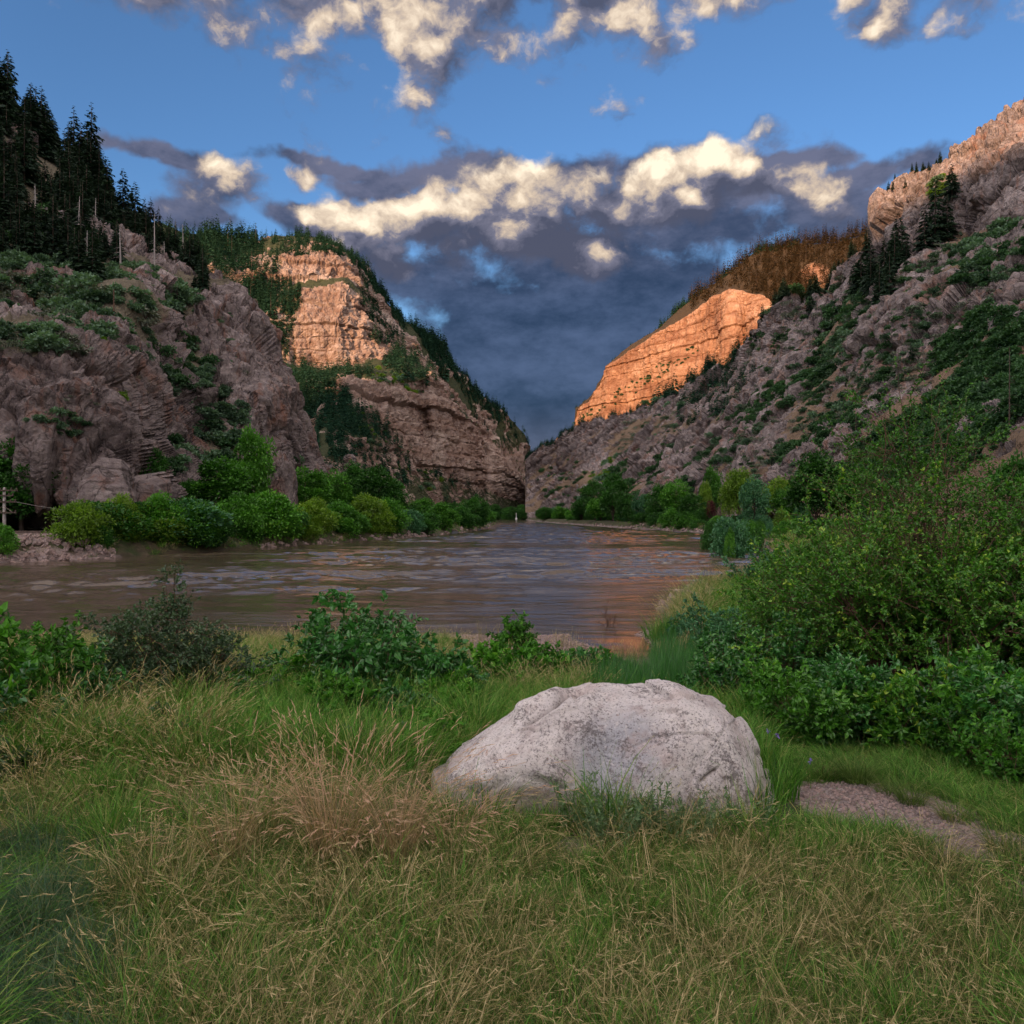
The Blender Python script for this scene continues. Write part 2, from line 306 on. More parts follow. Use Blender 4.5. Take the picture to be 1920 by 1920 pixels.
class Sheet:
    """terrain surface between level lines; every line is (v by u, distance by u); cliff[i] says how steep/rocky the strip i..i+1 is"""
    def __init__(s, name, us, lines, nrow, cliff, mat, amps, seed, back, relief=None, strata=0, bare=0.0, thr=.1, blk=1.0, vert=.55):
        K = len(lines); u = np.asarray(us, float)
        v = np.array([np.interp(u, *zip(*[(a[0], a[1]) for a in L])) for L in lines]); Yk = np.array([np.interp(u, *zip(*[(a[0], a[2]) for a in L])) for L in lines])
        for k in range(K-2, -1, -1): v[k] = np.maximum(v[k], v[k+1]+1.0); Yk[k] = np.minimum(Yk[k], Yk[k+1]-.5)
        vs = []; Ys = []; cf = []; ts = []
        for k in range(K-1):
            n = nrow[k]; tt = np.linspace(0, 1, n, endpoint=(k == K-2))[:, None]
            vs.append(lerp(v[k], v[k+1], tt))
            # straight in space between the lines: 1/Y is linear in v along a flat facet
            iv = lerp(1/Yk[k], 1/Yk[k+1], tt); Ys.append(1/iv)
            cf.append(np.full((n, len(u)), cliff[k], float)); ts.append(k+tt+0*u)
        vv = np.concatenate(vs); Y = np.concatenate(Ys); C = np.concatenate(cf); T = np.concatenate(ts)
        uu = np.broadcast_to(u, vv.shape).copy()
        for _ in range(3):
            C[1:-1] = (C[:-2]+C[1:-1]+C[2:])/3; Y[1:-1] = (Y[:-2]+2*Y[1:-1]+Y[2:])/4
        if relief is not None:
            dy, dc = relief(uu, vv); Y = Y*(1+dy); C = np.clip(C+dc, 0, 1)
        X = (uu-CU)/FPX*Y; Z = CAMZ-(vv-HV)/FPX*Y
        Pn = np.stack([X, Y, Z], -1)
        def nrm(Q):
            a = np.gradient(Q, axis=1); b = np.gradient(Q, axis=0); n_ = unit(np.cross(a, b)); f = np.sign((n_*(np.array([0,0,CAMZ])-Q)).sum(-1)); f[f == 0] = 1
            return n_*f[..., None]
        N = nrm(Pn)
        (s0, a0), (s1, a1), (s2, a2), (s3, a3) = amps
        mask = fbm(Pn/(s0*1.3), 5, seed+50, .6)
        C = np.clip(C+np.where(C < .98, sm(mask, thr-bare, thr+.22-bare)*.9, 0), 0, 1)
        wv = Pn+np.stack([fbm(Pn/s1, 3, seed+60+i) for i in range(3)], -1)*s1*.45
        A = np.array([1, 1, vert])
        r0, e0 = vor3(wv*A/s0, seed); r1, e1 = vor3(wv*A/s1, seed+1); r2, e2 = vor3((wv+Pn)*.5*A/s2, seed+2)
        big = ridged(Pn*np.array([1,1,.45])/(s0*2.2), 4, seed+9)
        d = big*a0*1.1 + C*blk*((r0-.5)*a0*1.6+(r1-.5)*a1*1.8+(r2-.5)*a2*1.8-np.exp(-e1*9)*a1*.9-np.exp(-e0*12)*a0*.5)
        d += fbm(Pn/s3, 5, seed+12, .65)*a3*(.6+C)+C*ridged(wv/s2, 4, seed+13, .6)*a2*.7 + (1-C)*((r2-.5)*a2*.5)
        fl = ridged(Pn*np.array([1,1,.08])/s1, 3, seed+21); d += C*fl*a1*(1.7 if vert < .35 else 1.2)
        if strata:
            q = Pn[...,2]/strata+fbm(Pn/(s0*3), 2, seed+31)*.8+fbm(Pn/(s0*.5), 3, seed+32)*.22; fr = q-np.floor(q)
            d += C*a1*(2.0 if blk > .5 else 1.1)*(np.abs(_h(np.floor(q), np.floor(q)*0, np.floor(q)*0, seed))-.4-sm(fr, .8, 1.0)*.4)
        edge = sm(np.arange(len(u)), 0, 4)*sm(np.arange(len(u))[::-1], 0, 4)
        Pn = Pn+N*d[..., None]*edge[None, :, None]
        s.P = Pn; s.N = nrm(Pn); s.C = C; s.T = T; s.u = u
        s.V = HV-(Pn[...,2]-CAMZ)/Pn[...,1]*FPX; s.U = CU+Pn[...,0]/Pn[...,1]*FPX
        nr, nc = C.shape
        # thickness: the far side falls away behind the crest
        top = Pn[-1]; bk = []
        for f_, dz in back: q = top.copy(); q[:, 1] += f_; q[:, 0] += f_*(top[:, 0]/top[:, 1]); q[:, 2] = np.maximum(-4, top[:, 2]-dz); bk.append(q)
        V = np.concatenate([Pn.reshape(-1, 3)]+bk); cr = np.concatenate([C.ravel()]+[C[-1]*.3]*len(bk))
        n2 = nr+len(bk); idx = np.arange(n2*nc).reshape(n2, nc)
        F = np.stack([idx[:-1, :-1], idx[:-1, 1:], idx[1:, 1:], idx[1:, :-1]], -1).reshape(-1, 4)
        me = npmesh(name, V, [F], mat, {'rock': cr}, False)
        s.o = tag(link(name, me), kind='structure')
    def at(s, u, v):                                    # the place on this terrain seen at pixel u, v
        j = int(np.clip(np.searchsorted(s.u, u), 1, len(s.u)-1)); best = None
        for jj in (j-1, j, min(j+1, len(s.u)-1)):
            dd = np.abs(s.V[:, jj]-v)+np.abs(s.U[:, jj]-u)*.7; i = int(np.argmin(dd))
            if best is None or dd[i] < best[0]: best = (dd[i], i, jj)
        _, i, jj = best; return s.P[i, jj], s.N[i, jj], s.C[i, jj], best[0]
def cols_(a, b, step, lo, hi):
    L = list(np.arange(a, b, step)); return np.array(sorted(set(list(np.arange(lo, a, 14.0))+L+list(np.arange(b, hi, 14.0)))))
def G(u, v, cu, cv, ru, rv, rot=0):
    c, s_ = math.cos(R(rot)), math.sin(R(rot)); a = ((u-cu)*c+(v-cv)*s_)/ru; b = (-(u-cu)*s_+(v-cv)*c)/rv
    return np.exp(-(a*a+b*b))

# near left hill with its cliffs
def reliefA(u, v):
    dy = -.10*G(u,v,225,900,75,130)-.07*G(u,v,80,800,110,120)+.10*G(u,v,290,830,40,110)-.07*G(u,v,480,720,75,150,-25)+.05*G(u,v,340,760,35,140,-30)-.05*G(u,v,250,570,60,40)
    dy += .10*sm(v, 905, 930)*sm(u, 150, 60)                                           # hollow under the trees by the railway
    dc = .8*G(u,v,225,890,80,120)+.9*G(u,v,90,800,130,110)+.9*G(u,v,470,700,80,170,-22)-.9*G(u,v,330,690,34,150,-32)-.5*G(u,v,120,620,200,50)
    dc += .5*G(u,v,250,560,40,40)-.6*G(u,v,400,860,60,60)+.5*G(u,v,330,800,50,50)
    return dy, dc
A = Sheet('near_left_hill', cols_(-60, 640, 1.9, -1200, 641),
    [[(-1200,1010,45),(-300,1000,62),(0,995,74),(200,992,80),(330,985,100),(500,982,125),(640,978,150)],
     [(-1200,640,58),(-300,640,75),(0,668,86),(130,672,90),(200,700,95),(260,760,104),(330,730,122),(385,640,150),(420,580,165),(470,620,168),(640,965,160)],
     [(-1200,520,75),(-300,560,100),(0,600,120),(130,590,125),(230,560,132),(300,545,160),(360,545,175),(400,545,178),(430,550,177),(470,610,175),(640,960,164)],
     [(-1200,-320,190),(-300,60,190),(-100,180,200),(0,240,205),(100,310,215),(188,385,225),(250,430,225),(300,462,225),(340,500,215),(380,530,190),(415,540,184),(440,552,181),(470,595,178),(500,640,176),(520,690,175),(545,770,174),(575,850,172),(600,905,170),(640,958,168)]],
    (150, 50, 110), (.85, .25, .0), M['rock_near'], ((16, 2.7), (6, 1.5), (2.0, .6), (2.2, .5)), 3, [(14, 2), (60, 25), (160, 140)], reliefA, bare=.12, vert=.30)

# far left mountain
BT = [(180,380,820),(300,425,850),(340,440,880),(400,442,900),(455,462,930),(520,447,940),(590,449,950),(640,476,960),(683,502,980),(700,546,1000),(722,576,1010),(745,602,1020),(830,642,1040),(845,682,1060),(880,722,1080),(910,752,1100),(960,792,1130),(982,815,1145),(992,850,1155),(1000,900,1160),(1012,958,1170)]
def reliefB(u, v):
    dy = .035*G(u,v,792,770,11,70,-8)-.02*G(u,v,840,780,30,90)-.03*G(u,v,700,780,60,60)+.03*G(u,v,905,880,8,90)-.02*G(u,v,620,600,60,50)+.05*G(u,v,560,780,60,100)
    dc = -.9*G(u,v,540,590,30,45)+.8*G(u,v,740,850,60,60,30)+.7*G(u,v,930,880,80,60)-.7*G(u,v,780,690,50,30,20)-.8*G(u,v,440,650,50,160,-20)
    dc -= .9*G(u,v,600,800,70,70,45)
    return dy, dc
B = Sheet('far_left_mountain', cols_(290, 1012, 1.8, 180, 1013),
    [[(180,975,380),(300,974,400),(560,973,430),(700,972,500),(800,971,600),(900,970,760),(960,969,900),(1012,968,1020)],
     [(180,900,480),(560,860,540),(610,770,585),(650,772,600),(720,820,620),(780,872,660),(850,900,760),(930,930,900),(1012,962,1060)],
     [(180,860,500),(560,740,570),(620,735,610),(660,716,625),(700,708,640),(780,712,680),(815,700,720),(860,722,810),(900,756,900),(960,796,1010),(1012,959,1100)],
     [(180,700,680),(500,690,730),(560,692,735),(640,690,740),(720,684,770),(760,668,800),(800,668,840),(850,692,930),(880,723,1000),(1012,958.8,1120)],
     [(180,560,720),(480,640,745),(505,600,750),(560,545,765),(640,528,775),(672,556,790),(690,582,810),(730,612,850),(780,632,890),(830,645,960),(845,684,1020),(1012,958.6,1130)],
     [(180,540,760),(490,530,800),(520,545,800),(600,533,820),(650,522,830),(690,560,850),(730,604,920),(1012,958.4,1140)],
     [(180,480,770),(480,522,810),(505,502,815),(560,478,830),(620,470,840),(650,492,860),(690,540,900),(1012,958.2,1150)],
     BT],
    (70, 60, 30, 90, 12, 36, 20), (.1, .95, .15, 1., .1, .95, .0), M['rock_far'], ((38, 5.5), (13, 3.2), (5, 1.6), (6, 1.5)), 11, [(30, 4), (160, 80), (420, 330)], reliefB, strata=12, blk=.6, bare=.12)

# far right mountain: long sunlit cliff below a wooded crest
DT = [(1040,835,1180),(1066,815,1140),(1078,798,1100),(1081,766,1090),(1106,742,1040),(1120,716,1030),(1141,684,1000),(1200,642,960),(1240,616,940),(1262,592,930),(1300,566,915),(1340,538,900),(1400,490,880),(1430,470,860),(1500,463,820),(1560,456,780),(1620,440,740),(1670,428,700),(1760,415,660),(1900,400,640)]
def reliefD(u, v):
    dy = -.02*G(u,v,1365,600,25,70)+.02*G(u,v,1400,640,14,60)-.02*G(u,v,1260,690,40,60)
    return dy, .9*G(u,v,1532,520,32,24)
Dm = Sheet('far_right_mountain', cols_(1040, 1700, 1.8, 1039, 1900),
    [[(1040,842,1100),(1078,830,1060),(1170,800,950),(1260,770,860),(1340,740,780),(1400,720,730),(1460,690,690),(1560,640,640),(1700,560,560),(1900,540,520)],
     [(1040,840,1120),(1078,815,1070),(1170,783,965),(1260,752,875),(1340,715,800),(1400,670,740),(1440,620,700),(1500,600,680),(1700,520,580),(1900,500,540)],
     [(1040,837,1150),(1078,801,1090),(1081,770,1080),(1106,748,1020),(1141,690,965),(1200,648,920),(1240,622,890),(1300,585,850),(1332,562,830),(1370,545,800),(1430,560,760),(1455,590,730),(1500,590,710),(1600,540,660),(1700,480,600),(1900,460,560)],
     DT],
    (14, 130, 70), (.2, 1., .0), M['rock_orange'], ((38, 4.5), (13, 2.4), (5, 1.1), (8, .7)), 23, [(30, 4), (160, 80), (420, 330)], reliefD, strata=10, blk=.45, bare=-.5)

# right slope running from beside the camera to the gap
CT = [(985,862,1000),(1000,850,980),(1040,826,900),(1075,803,850),(1170,778,700),(1260,748,620),(1340,705,530),(1400,664,470),(1428,604,440),(1470,578,420),(1500,566,405),(1560,542,385),(1600,502,365),(1640,482,350),(1664,455,345),(1669,372,342),(1700,346,335),(1750,316,328),(1775,298,325),(1850,250,318),(1920,200,310),(2200,60,290),(2700,-200,260)]
def reliefC(u, v):
    dy = -.09*G(u,v,1400,860,40,110,25)-.06*G(u,v,1480,610,55,50)+.06*G(u,v,1565,640,35,120,22)-.05*G(u,v,1660,600,60,120,35)-.05*G(u,v,1240,870,40,60,30)+.05*G(u,v,1170,880,25,60,35)-.04*G(u,v,1100,880,20,60,35)
    dy += -.06*G(u,v,1880,560,90,60)+.05*G(u,v,1800,450,60,60)
    dc = .8*G(u,v,1480,600,70,50)+.8*G(u,v,1420,800,60,90,30)-.9*G(u,v,1580,620,30,110,25)+.7*G(u,v,1640,620,60,110,35)+.6*G(u,v,1250,880,60,60)-.9*G(u,v,1790,780,150,50,-28)-.7*G(u,v,1850,650,90,50,-30)
    dc += .8*G(u,v,1780,350,70,70)+.5*G(u,v,1730,480,70,60)-.7*G(u,v,1300,900,25,80,30)-.5*G(u,v,1840,490,60,30)
    return dy, dc
Cs = Sheet('right_canyon_slope', cols_(986, 1990, 1.9, 985, 2700),
    [[(985,969.5,620),(1010,970,600),(1100,971,450),(1200,973,340),(1340,976,235),(1500,980,165),(1700,990,115),(1920,1005,82),(2300,1040,62),(2700,1060,52)],
     [(985,900,850),(1100,880,650),(1200,860,520),(1340,840,350),(1500,800,260),(1700,740,205),(1920,680,165),(2300,640,140),(2700,620,130)],
     [(985,864,980),(1075,822,820),(1170,792,670),(1260,765,580),(1340,735,490),(1400,690,440),(1428,650,425),(1470,620,412),(1500,600,395),(1560,570,375),(1600,535,352),(1640,512,335),(1664,500,328),(1700,470,312),(1800,440,290),(1920,420,270),(2300,350,240),(2700,250,220)],
     CT],
    (130, 150, 80), (.1, .2, .75), M['rock_slope'], ((24, 4.4), (8, 2.0), (3, .75), (3, .6)), 31, [(20, 2), (120, 40), (300, 330)], reliefC, bare=.26, vert=.40)

# ---------------------------------------------------------------- river bed outline and the ground
def gp(u, v): Y = CAMZ*FPX/(v-HV); return ((u-CU)/FPX*Y, Y)
RIV = [(-400, 14), gp(-500,1215), gp(0,1203), gp(300,1200), gp(700,1196), gp(860,1192), gp(1060,1190), gp(1110,1212), gp(1175,1236), gp(1222,1228), gp(1205,1205), gp(1195,1190), gp(1240,1168), gp(1250,1135), gp(1300,1105), gp(1425,1085), gp(1452,1062), gp(1440,1030), gp(1408,1004),
       gp(1290,998), gp(1200,992), gp(1160,990), gp(1090,985), gp(1020,979.5), gp(985,974.8), (14, 620), (60, 760), (-60, 760), (-25, 620), gp(930,975.5), gp(918,980), gp(917,990), gp(890,996), gp(800,1006), gp(760,1009), gp(560,1022), gp(400,1034), gp(200,1047), gp(0,1056), gp(-300,1064), (-400, 52)]
RIV = np.array(RIV)
def sdist(X, Y):                                        # distance to the water's edge, positive on land
    d = np.full(X.shape, 1e9); ins = np.zeros(X.shape, bool); n = len(RIV)
    for i in range(n):
        a = RIV[i]; b = RIV[(i+1) % n]; e = b-a
        h = np.clip(((X-a[0])*e[0]+(Y-a[1])*e[1])/(e@e), 0, 1)
        d = np.minimum(d, np.hypot(X-a[0]-h*e[0], Y-a[1]-h*e[1]))
        c = (a[1] > Y) != (b[1] > Y)
        with np.errstate(divide='ignore', invalid='ignore'): ins ^= c & (X < (b[0]-a[0])*(Y-a[1])/(b[1]-a[1]+1e-12)+a[0])
    return np.where(ins, -d, d)
def gz(X, Y, full=False):
    X = np.asarray(X, float); Y = np.asarray(Y, float); s_ = sdist(X, Y); p = np.stack([X, Y, 0*X], -1)
    s2 = s_+.35*fbm(p*.6, 3, 5)*np.clip(np.abs(Y)/20, .4, 3)
    near = np.interp(s2, [-6,-1,0,1.2,4,8,13,18,40], [-1.2,-.25,-.02,.13,.38,.85,1.28,1.46,1.6])
    far = np.interp(s2, [-8,-1,0,.8,2.5,4,20,60], [-1.5,-.4,-.02,.35,1.3,1.5,1.7,2.2])
    z = lerp(near, far, sm(Y, 30, 50)) + .04*fbm(p*1.3, 4, 8)*sm(s_, 0, 2)+.012*fbm(p*6, 3, 9)
    z = z+np.clip(np.abs(Y)-400, 0, 9e9)*0
    return (z, s_) if full else z
az = np.concatenate([np.linspace(-R(43), R(43), 560), np.linspace(R(43), R(317), 120)[1:-1]])
rad = np.concatenate([np.geomspace(.5, 26, 330), np.geomspace(26, 800, 190)[1:], [1500, 4000, 12000]])
AZ, RD = np.meshgrid(az, rad); GX = RD*np.sin(AZ); GY = RD*np.cos(AZ)
GZ, GS = gz(GX, GY, True)
idx = np.arange(GX.size).reshape(GX.shape); nx = np.roll(idx, -1, 1)
F = np.stack([idx[:-1], nx[:-1], nx[1:], idx[1:]], -1).reshape(-1, 4)
c0 = np.array([[0, 0, float(gz(np.array([0.]), np.array([0.]))[0])]])
Vg = np.concatenate([np.stack([GX, GY, GZ], -1).reshape(-1, 3), c0])
Ft = np.stack([nx[0], idx[0], np.full(len(az), GX.size)], -1)
GU = CU+GX/np.maximum(GY, .01)*FPX; GV = HV-(GZ-CAMZ)/np.maximum(GY, .01)*FPX
def pathmask(u, v):                                     # trodden gravel: right of the boulder, and bare patches
    n_ = 0
    m = np.maximum.reduce([1.3*np.exp(-(((u-1665)/180)**2+((v-1518-(u-1660)*.16)/44)**2)**1.4), 1.1*np.exp(-(((u-1850)/130)**2+((v-1590)/30)**2)), .9*np.exp(-(((u-1075)/55)**2+((v-1590)/26)**2)),
        .8*np.exp(-(((u-285)/30)**2+((v-1560)/45)**2)), .6*np.exp(-(((u-70)/60)**2+((v-1480)/16)**2)), .75*np.exp(-(((u-2000)/160)**2+((v-1680)/50)**2))])
    return m*(GYm(u))
def GYm(u): return 1.0
ok = (GY > .5) & (GY < 30)
pm = np.where(ok, pathmask(GU, GV), 0)
gm = np.where((GY > 12) & (GY < 60), np.where((GX > -1.6) & (GX < 5), sm(GS, 6.5, 4), sm(GS, 2.0, .5))*sm(GS, -2, -.4), 0)
gm = np.maximum(gm, np.where((GY >= 50) & (GX > 5), sm(GS, 1.2, .3)*.8, 0))
rail = np.where((GY > 45) & (GY < 90) & (GX < -39), sm(GS, .3, 1)*sm(GS, 9, 6), 0)
m, x, o = newmat('meadow ground'); p = x.pos()
soil = x.ramp(x.noise(p, 3.1, 8, .7), [(.3, (.035,.028,.018)), (.5, (.075,.062,.038)), (.7, (.14,.115,.075))])
green = x.ramp(x.noise(p, 5.3, 8, .75), [(.3, (.02,.032,.012)), (.55, (.045,.062,.022)), (.75, (.11,.10,.05))])
c = x.mix(x.ss(x.noise(p, .9, 5, .6), .4, .6), green, soil)
vp = x.vor(p, 38, out='Color'); pe = x.vor(p, 38, 'DISTANCE_TO_EDGE')
gr = x.mix(x.N.new('ShaderNodeSeparateColor').outputs[0], (.26,.20,.18), (.52,.44,.42))
sep = gr.node.inputs[0].links[0].from_node; x.L.new(vp, sep.inputs[0])
gr = x.mix(x.ss(pe, .12, 0, 0, .8), gr, (.09,.065,.055))
gr = x.mix(x.ss(x.noise(p, 9, 5, .7), .45, .7, 0, .7), gr, (.20,.145,.125))
msk = x.math('ADD', x.math('MAXIMUM', x.attr('path'), x.attr('gravel')), x.math('MULTIPLY', x.math('SUBTRACT', x.noise(p, 7, 6, .75), .5), .9))
c = x.mix(x.ss(msk, .35, .6), c, gr)
c = x.mix(x.ss(x.attr('wet'), 0, 1, 0, .65), c, (.06,.042,.03))
principled(x, o, c, x.ss(x.attr('wet'), 0, 1, .95, .3), x.math('ADD', x.noise(p, 18, 8, .75), x.math('MULTIPLY', x.math('MINIMUM', pe, .3), x.math('MULTIPLY', msk, 2.5))), .9, .03, .25)
M['ground'] = m
me = npmesh('ground', Vg, [F, Ft], m, {'path': np.append(pm, 0), 'gravel': np.append(np.maximum(gm, rail), 0), 'wet': np.append(sm(GS, .8, 0.0)*sm(GS,-40,-39), 0)}, True)
tag(link('ground', me), kind='structure')

def gat(u, v):                                          # the place on the ground seen at pixel u, v
    Y = np.geomspace(1.2, 700, 900); X = (u-CU)/FPX*Y; zr = CAMZ-(v-HV)/FPX*Y
    d = zr-gz(X, Y); k = int(np.argmax(d < 0)) if (d < 0).any() else len(Y)-1
    return X[k], Y[k], float(gz(X[k:k+1], Y[k:k+1])[0])

# river: rippled muddy water
m, x, o = newmat('muddy river water'); p = x.pos()
ps = x.vm('MULTIPLY', p, (.45, 1, 1)); warp = x.vm('ADD', ps, x.scale(x.noise(p, .12, 3, .5, out='Color'), 4.))
h = x.math('ADD', x.math('MULTIPLY_ADD', x.noise(x.vm('MULTIPLY', warp, (.5, 1, 1)), .2, 2, .5), 1.5, x.math('MULTIPLY', x.noise(warp, .55, 3, .55), 1.1)), x.math('ADD', x.math('MULTIPLY', x.noise(warp, 2.2, 5, .62, .6), .42), x.math('MULTIPLY', x.noise(p, 9, 3, .6), .05)))
patch = x.ss(x.noise(x.vm('MULTIPLY', p, (.22, 1, 1)), .28, 5, .65), .42, .60)
bs = x.N.new('ShaderNodeBump'); bs.inputs['Distance'].default_value = .10; x.put(bs.inputs['Height'], h); x.put(bs.inputs['Strength'], x.math('MULTIPLY_ADD', patch, .85, .12))
b = x.N.new('ShaderNodeBsdfPrincipled'); b.inputs['Base Color'].default_value = (.092,.070,.050,1); b.inputs['Roughness'].default_value = .08; b.inputs['IOR'].default_value = 1.5; b.inputs['Specular IOR Level'].default_value = .6
x.L.new(bs.outputs[0], b.inputs['Normal']); x.L.new(b.outputs[0], o.inputs[0]); M['water'] = m
wa = np.concatenate([np.linspace(-R(75), -R(40), 40), np.linspace(-R(40), R(34), 560)[1:], np.linspace(R(34), R(60), 20)[1:]])
wr = np.concatenate([np.linspace(9, 17, 12), np.geomspace(17, 330, 640)[1:], np.geomspace(330, 900, 60)[1:]])
WA, WR = np.meshgrid(wa, wr); WX = WR*np.sin(WA); WY = WR*np.cos(WA); Pw = np.stack([WX, WY, 0*WX], -1)
Sx = Pw*np.array([.42, 1, 1]); Wp = Sx+np.stack([fbm(Sx*.15, 2, 301), fbm(Sx*.15, 2, 302), 0*WX], -1)*2.5
calm = sm(fbm(Pw*np.array([.035, .14, 1]), 4, 303, .6), -.35, .30)*.85+.15
hh = calm*(.19*ridged(Wp*.5, 3, 305)+.19*fbm(Wp*1.15, 3, 306, .6)+.018*ridged(Pw*np.array([1.1,2.2,1]), 2, 307))+.02*fbm(Sx*.12, 2, 308)
Pw[..., 2] = (hh-.01)*np.clip(sdist(WX, WY)*-.5+.15, .15, 1); idx = np.arange(WX.size).reshape(WX.shape)
tag(link('river', npmesh('river', Pw.reshape(-1, 3), [np.stack([idx[:-1,:-1], idx[:-1,1:], idx[1:,1:], idx[1:,:-1]], -1).reshape(-1, 4)], m, None, True)), kind='structure')

# unseen ridge behind the camera, crest cut to shade the valley below sunlit cliffs
Xr = np.linspace(-2600, 1500, 520); V = []
Zc = 455+25*fbm(np.stack([Xr/180, 0*Xr, 0*Xr], -1), 4, 77)+np.interp(Xr, [-2600,-1500,-1180,-1130,-1008,-992,-800,-670,-640,-530,-480,0,600,1500], [-50,0,0,-68,-68,48,40,0,-26,-26,0,0,0,-50])
rows = [(-500, 0.004), (-800, .22), (-950, .5), (-1060, .62), (-1200, 1.0), (-1500, .8), (-2200, 0.0)]
Vr = np.array([[ (a, y+30*math.sin(a/170)+18*math.sin(a/61+y), max(-3, zc*f+ (14*math.sin(a/37+y/50) if .05 < f < .99 else 0))) for a, zc in zip(Xr, Zc)] for y, f in rows])
idx = np.arange(Vr.shape[0]*Vr.shape[1]).reshape(Vr.shape[:2])
tag(link('shade_ridge', npmesh('shade_ridge', Vr.reshape(-1, 3), [np.stack([idx[:-1,:-1], idx[:-1,1:], idx[1:,1:], idx[1:,:-1]], -1).reshape(-1, 4)], M['rock_slope'], {'rock': np.full(idx.size, .5)})), kind='structure')
# ---------------------------------------------------------------- plant materials
M['bark'] = None
m, x, o = newmat('grey brown bark'); p = x.pos((1, 1, .3))
principled(x, o, x.ramp(x.noise(p, 14, 5, .7), [(.3, (.03,.022,.017)), (.7, (.13,.10,.08))]), .9, x.noise(p, 22, 5, .7), .6, .02); M['bark'] = m
m, x, o = newmat('pale weathered wood'); p = x.pos((1, 1, .25))
principled(x, o, x.ramp(x.noise(p, 9, 5, .7), [(.3, (.20,.18,.17)), (.7, (.48,.45,.43))]), .9); M['deadwood'] = m
m, x, o = newmat('red brown twigs'); p = x.pos()
principled(x, o, x.ramp(x.noise(p, 9, 4, .7), [(.3, (.05,.028,.02)), (.7, (.17,.10,.065))]), .8); M['twig'] = m
M['pine'] = leafmat('dark conifer needles', (.010,.024,.015), (.028,.060,.032), .12, objvar=.6, gloss=.02)
M['pinefar'] = leafmat('blue green conifer needles', (.014,.040,.028), (.038,.095,.055), .12, objvar=.6, gloss=.0)
M['pinebrown'] = leafmat('brownish conifer needles', (.032,.028,.016), (.095,.062,.032), .12, objvar=.6, gloss=0)
M['scrub'] = leafmat('hillside scrub leaves', (.045,.095,.058), (.155,.27,.165), .25, objvar=.9, gloss=.02)
M['oak'] = leafmat('dark scrub leaves', (.020,.060,.026), (.070,.165,.065), .25, objvar=.8, gloss=.02)
M['sage'] = leafmat('grey green sagebrush leaves', (.09,.115,.085), (.22,.25,.20), .15, objvar=.5, gloss=0)
M['lf_mid'] = leafmat('fresh green leaves', (.012,.065,.006), (.095,.31,.025), .3, objvar=.35, c2=(.20,.44,.05))
M['lf_dark'] = leafmat('deep green leaves', (.008,.040,.006), (.050,.185,.022), .3, objvar=.3)
M['lf_yel'] = leafmat('yellow green leaves', (.045,.11,.010), (.20,.36,.030), .4, objvar=.3, c2=(.32,.46,.05))
M['lf_blue'] = leafmat('bluish green leaves', (.015,.070,.030), (.09,.26,.11), .25, objvar=.3)
M['lf_red'] = leafmat('wine red leaves', (.045,.010,.012), (.13,.03,.03), .3)
M['lf_broad'] = leafmat('broad dogwood leaves', (.010,.055,.010), (.055,.225,.040), .22, rough=.35, gloss=.05, c2=(.15,.38,.08))
M['lf_small'] = leafmat('small currant leaves', (.010,.065,.008), (.095,.29,.025), .25, rough=.4, gloss=.035, c2=(.36,.52,.06))
M['lf_dusk'] = leafmat('small dusty leaves', (.020,.052,.022), (.070,.145,.058), .25, gloss=.05)
M['g_green'] = leafmat('green grass', (.020,.085,.008), (.12,.32,.035), .22, gloss=.015, c2=(.40,.38,.14))
M['g_vivid'] = leafmat('vivid green sedge', (.015,.09,.012), (.055,.25,.03), .35, gloss=.05)
M['g_dry'] = leafmat('dry tan grass', (.05,.09,.02), (.32,.27,.12), .22, gloss=.01, c2=(.55,.45,.25))
M['g_pink'] = leafmat('rusty gold grass', (.20,.16,.08), (.52,.37,.23), .3, gloss=.02, c2=(.66,.40,.30))
M['g_blue'] = leafmat('blue green fescue', (.025,.075,.040), (.09,.17,.085), .22, gloss=.01, c2=(.22,.22,.12))
M['g_olive'] = leafmat('olive bunchgrass', (.030,.075,.012), (.14,.22,.05), .22, gloss=.01, c2=(.30,.25,.12))
M['herb'] = leafmat('pale grey green herb', (.050,.11,.045), (.17,.28,.13), .3, gloss=.02)

# ---------------------------------------------------------------- plant builders
def conifer(seed, h=16., r=2.6, tiers=24, nb=8, det=5, base=.08, mat='pine'):
    q = np.random.default_rng(seed); tk = MB(); tk.tube([(0,0,-1.5),(0,0,h*.5),(0,0,h*.97)], [h*.014, h*.009, .02], 6)
    pos = []; dr = []; L = []
    for i in range(tiers):
        f = base+(1-base)*(i+.3*q.random())/tiers; z = h*f; rr = r*((1-f)**.72)*q.uniform(.72, 1.15)+.12
        for b in range(max(3, int(nb*(1-.5*f)))):
            a = q.uniform(0, 2*math.pi); ln = rr*q.uniform(.6, 1.15); dz = -.25-.35*q.random()+.5*f
            d = np.array([math.cos(a), math.sin(a), dz]); pos.append(np.array([0,0,z])+d*ln*.12); dr.append(d); L.append(ln*.95)
            for k in range(det):
                t_ = .3+.65*(k+q.random())/det; s_ = 1 if k % 2 else -1; aa = a+s_*q.uniform(.5, 1.0)
                pos.append(np.array([0,0,z])+d*ln*t_+np.array([0,0,-.12*ln*t_])); dr.append(np.array([math.cos(aa), math.sin(aa), dz-.35*q.random()])); L.append(ln*q.uniform(.3, .5))
    mb = MB(); L = np.array(L); leafmesh(mb, np.array(pos), np.array(dr), L, L*.42, seed=seed, simple=True)
    return tk.mesh('trunk', M['bark'], True), mb.mesh('crown', M[mat])
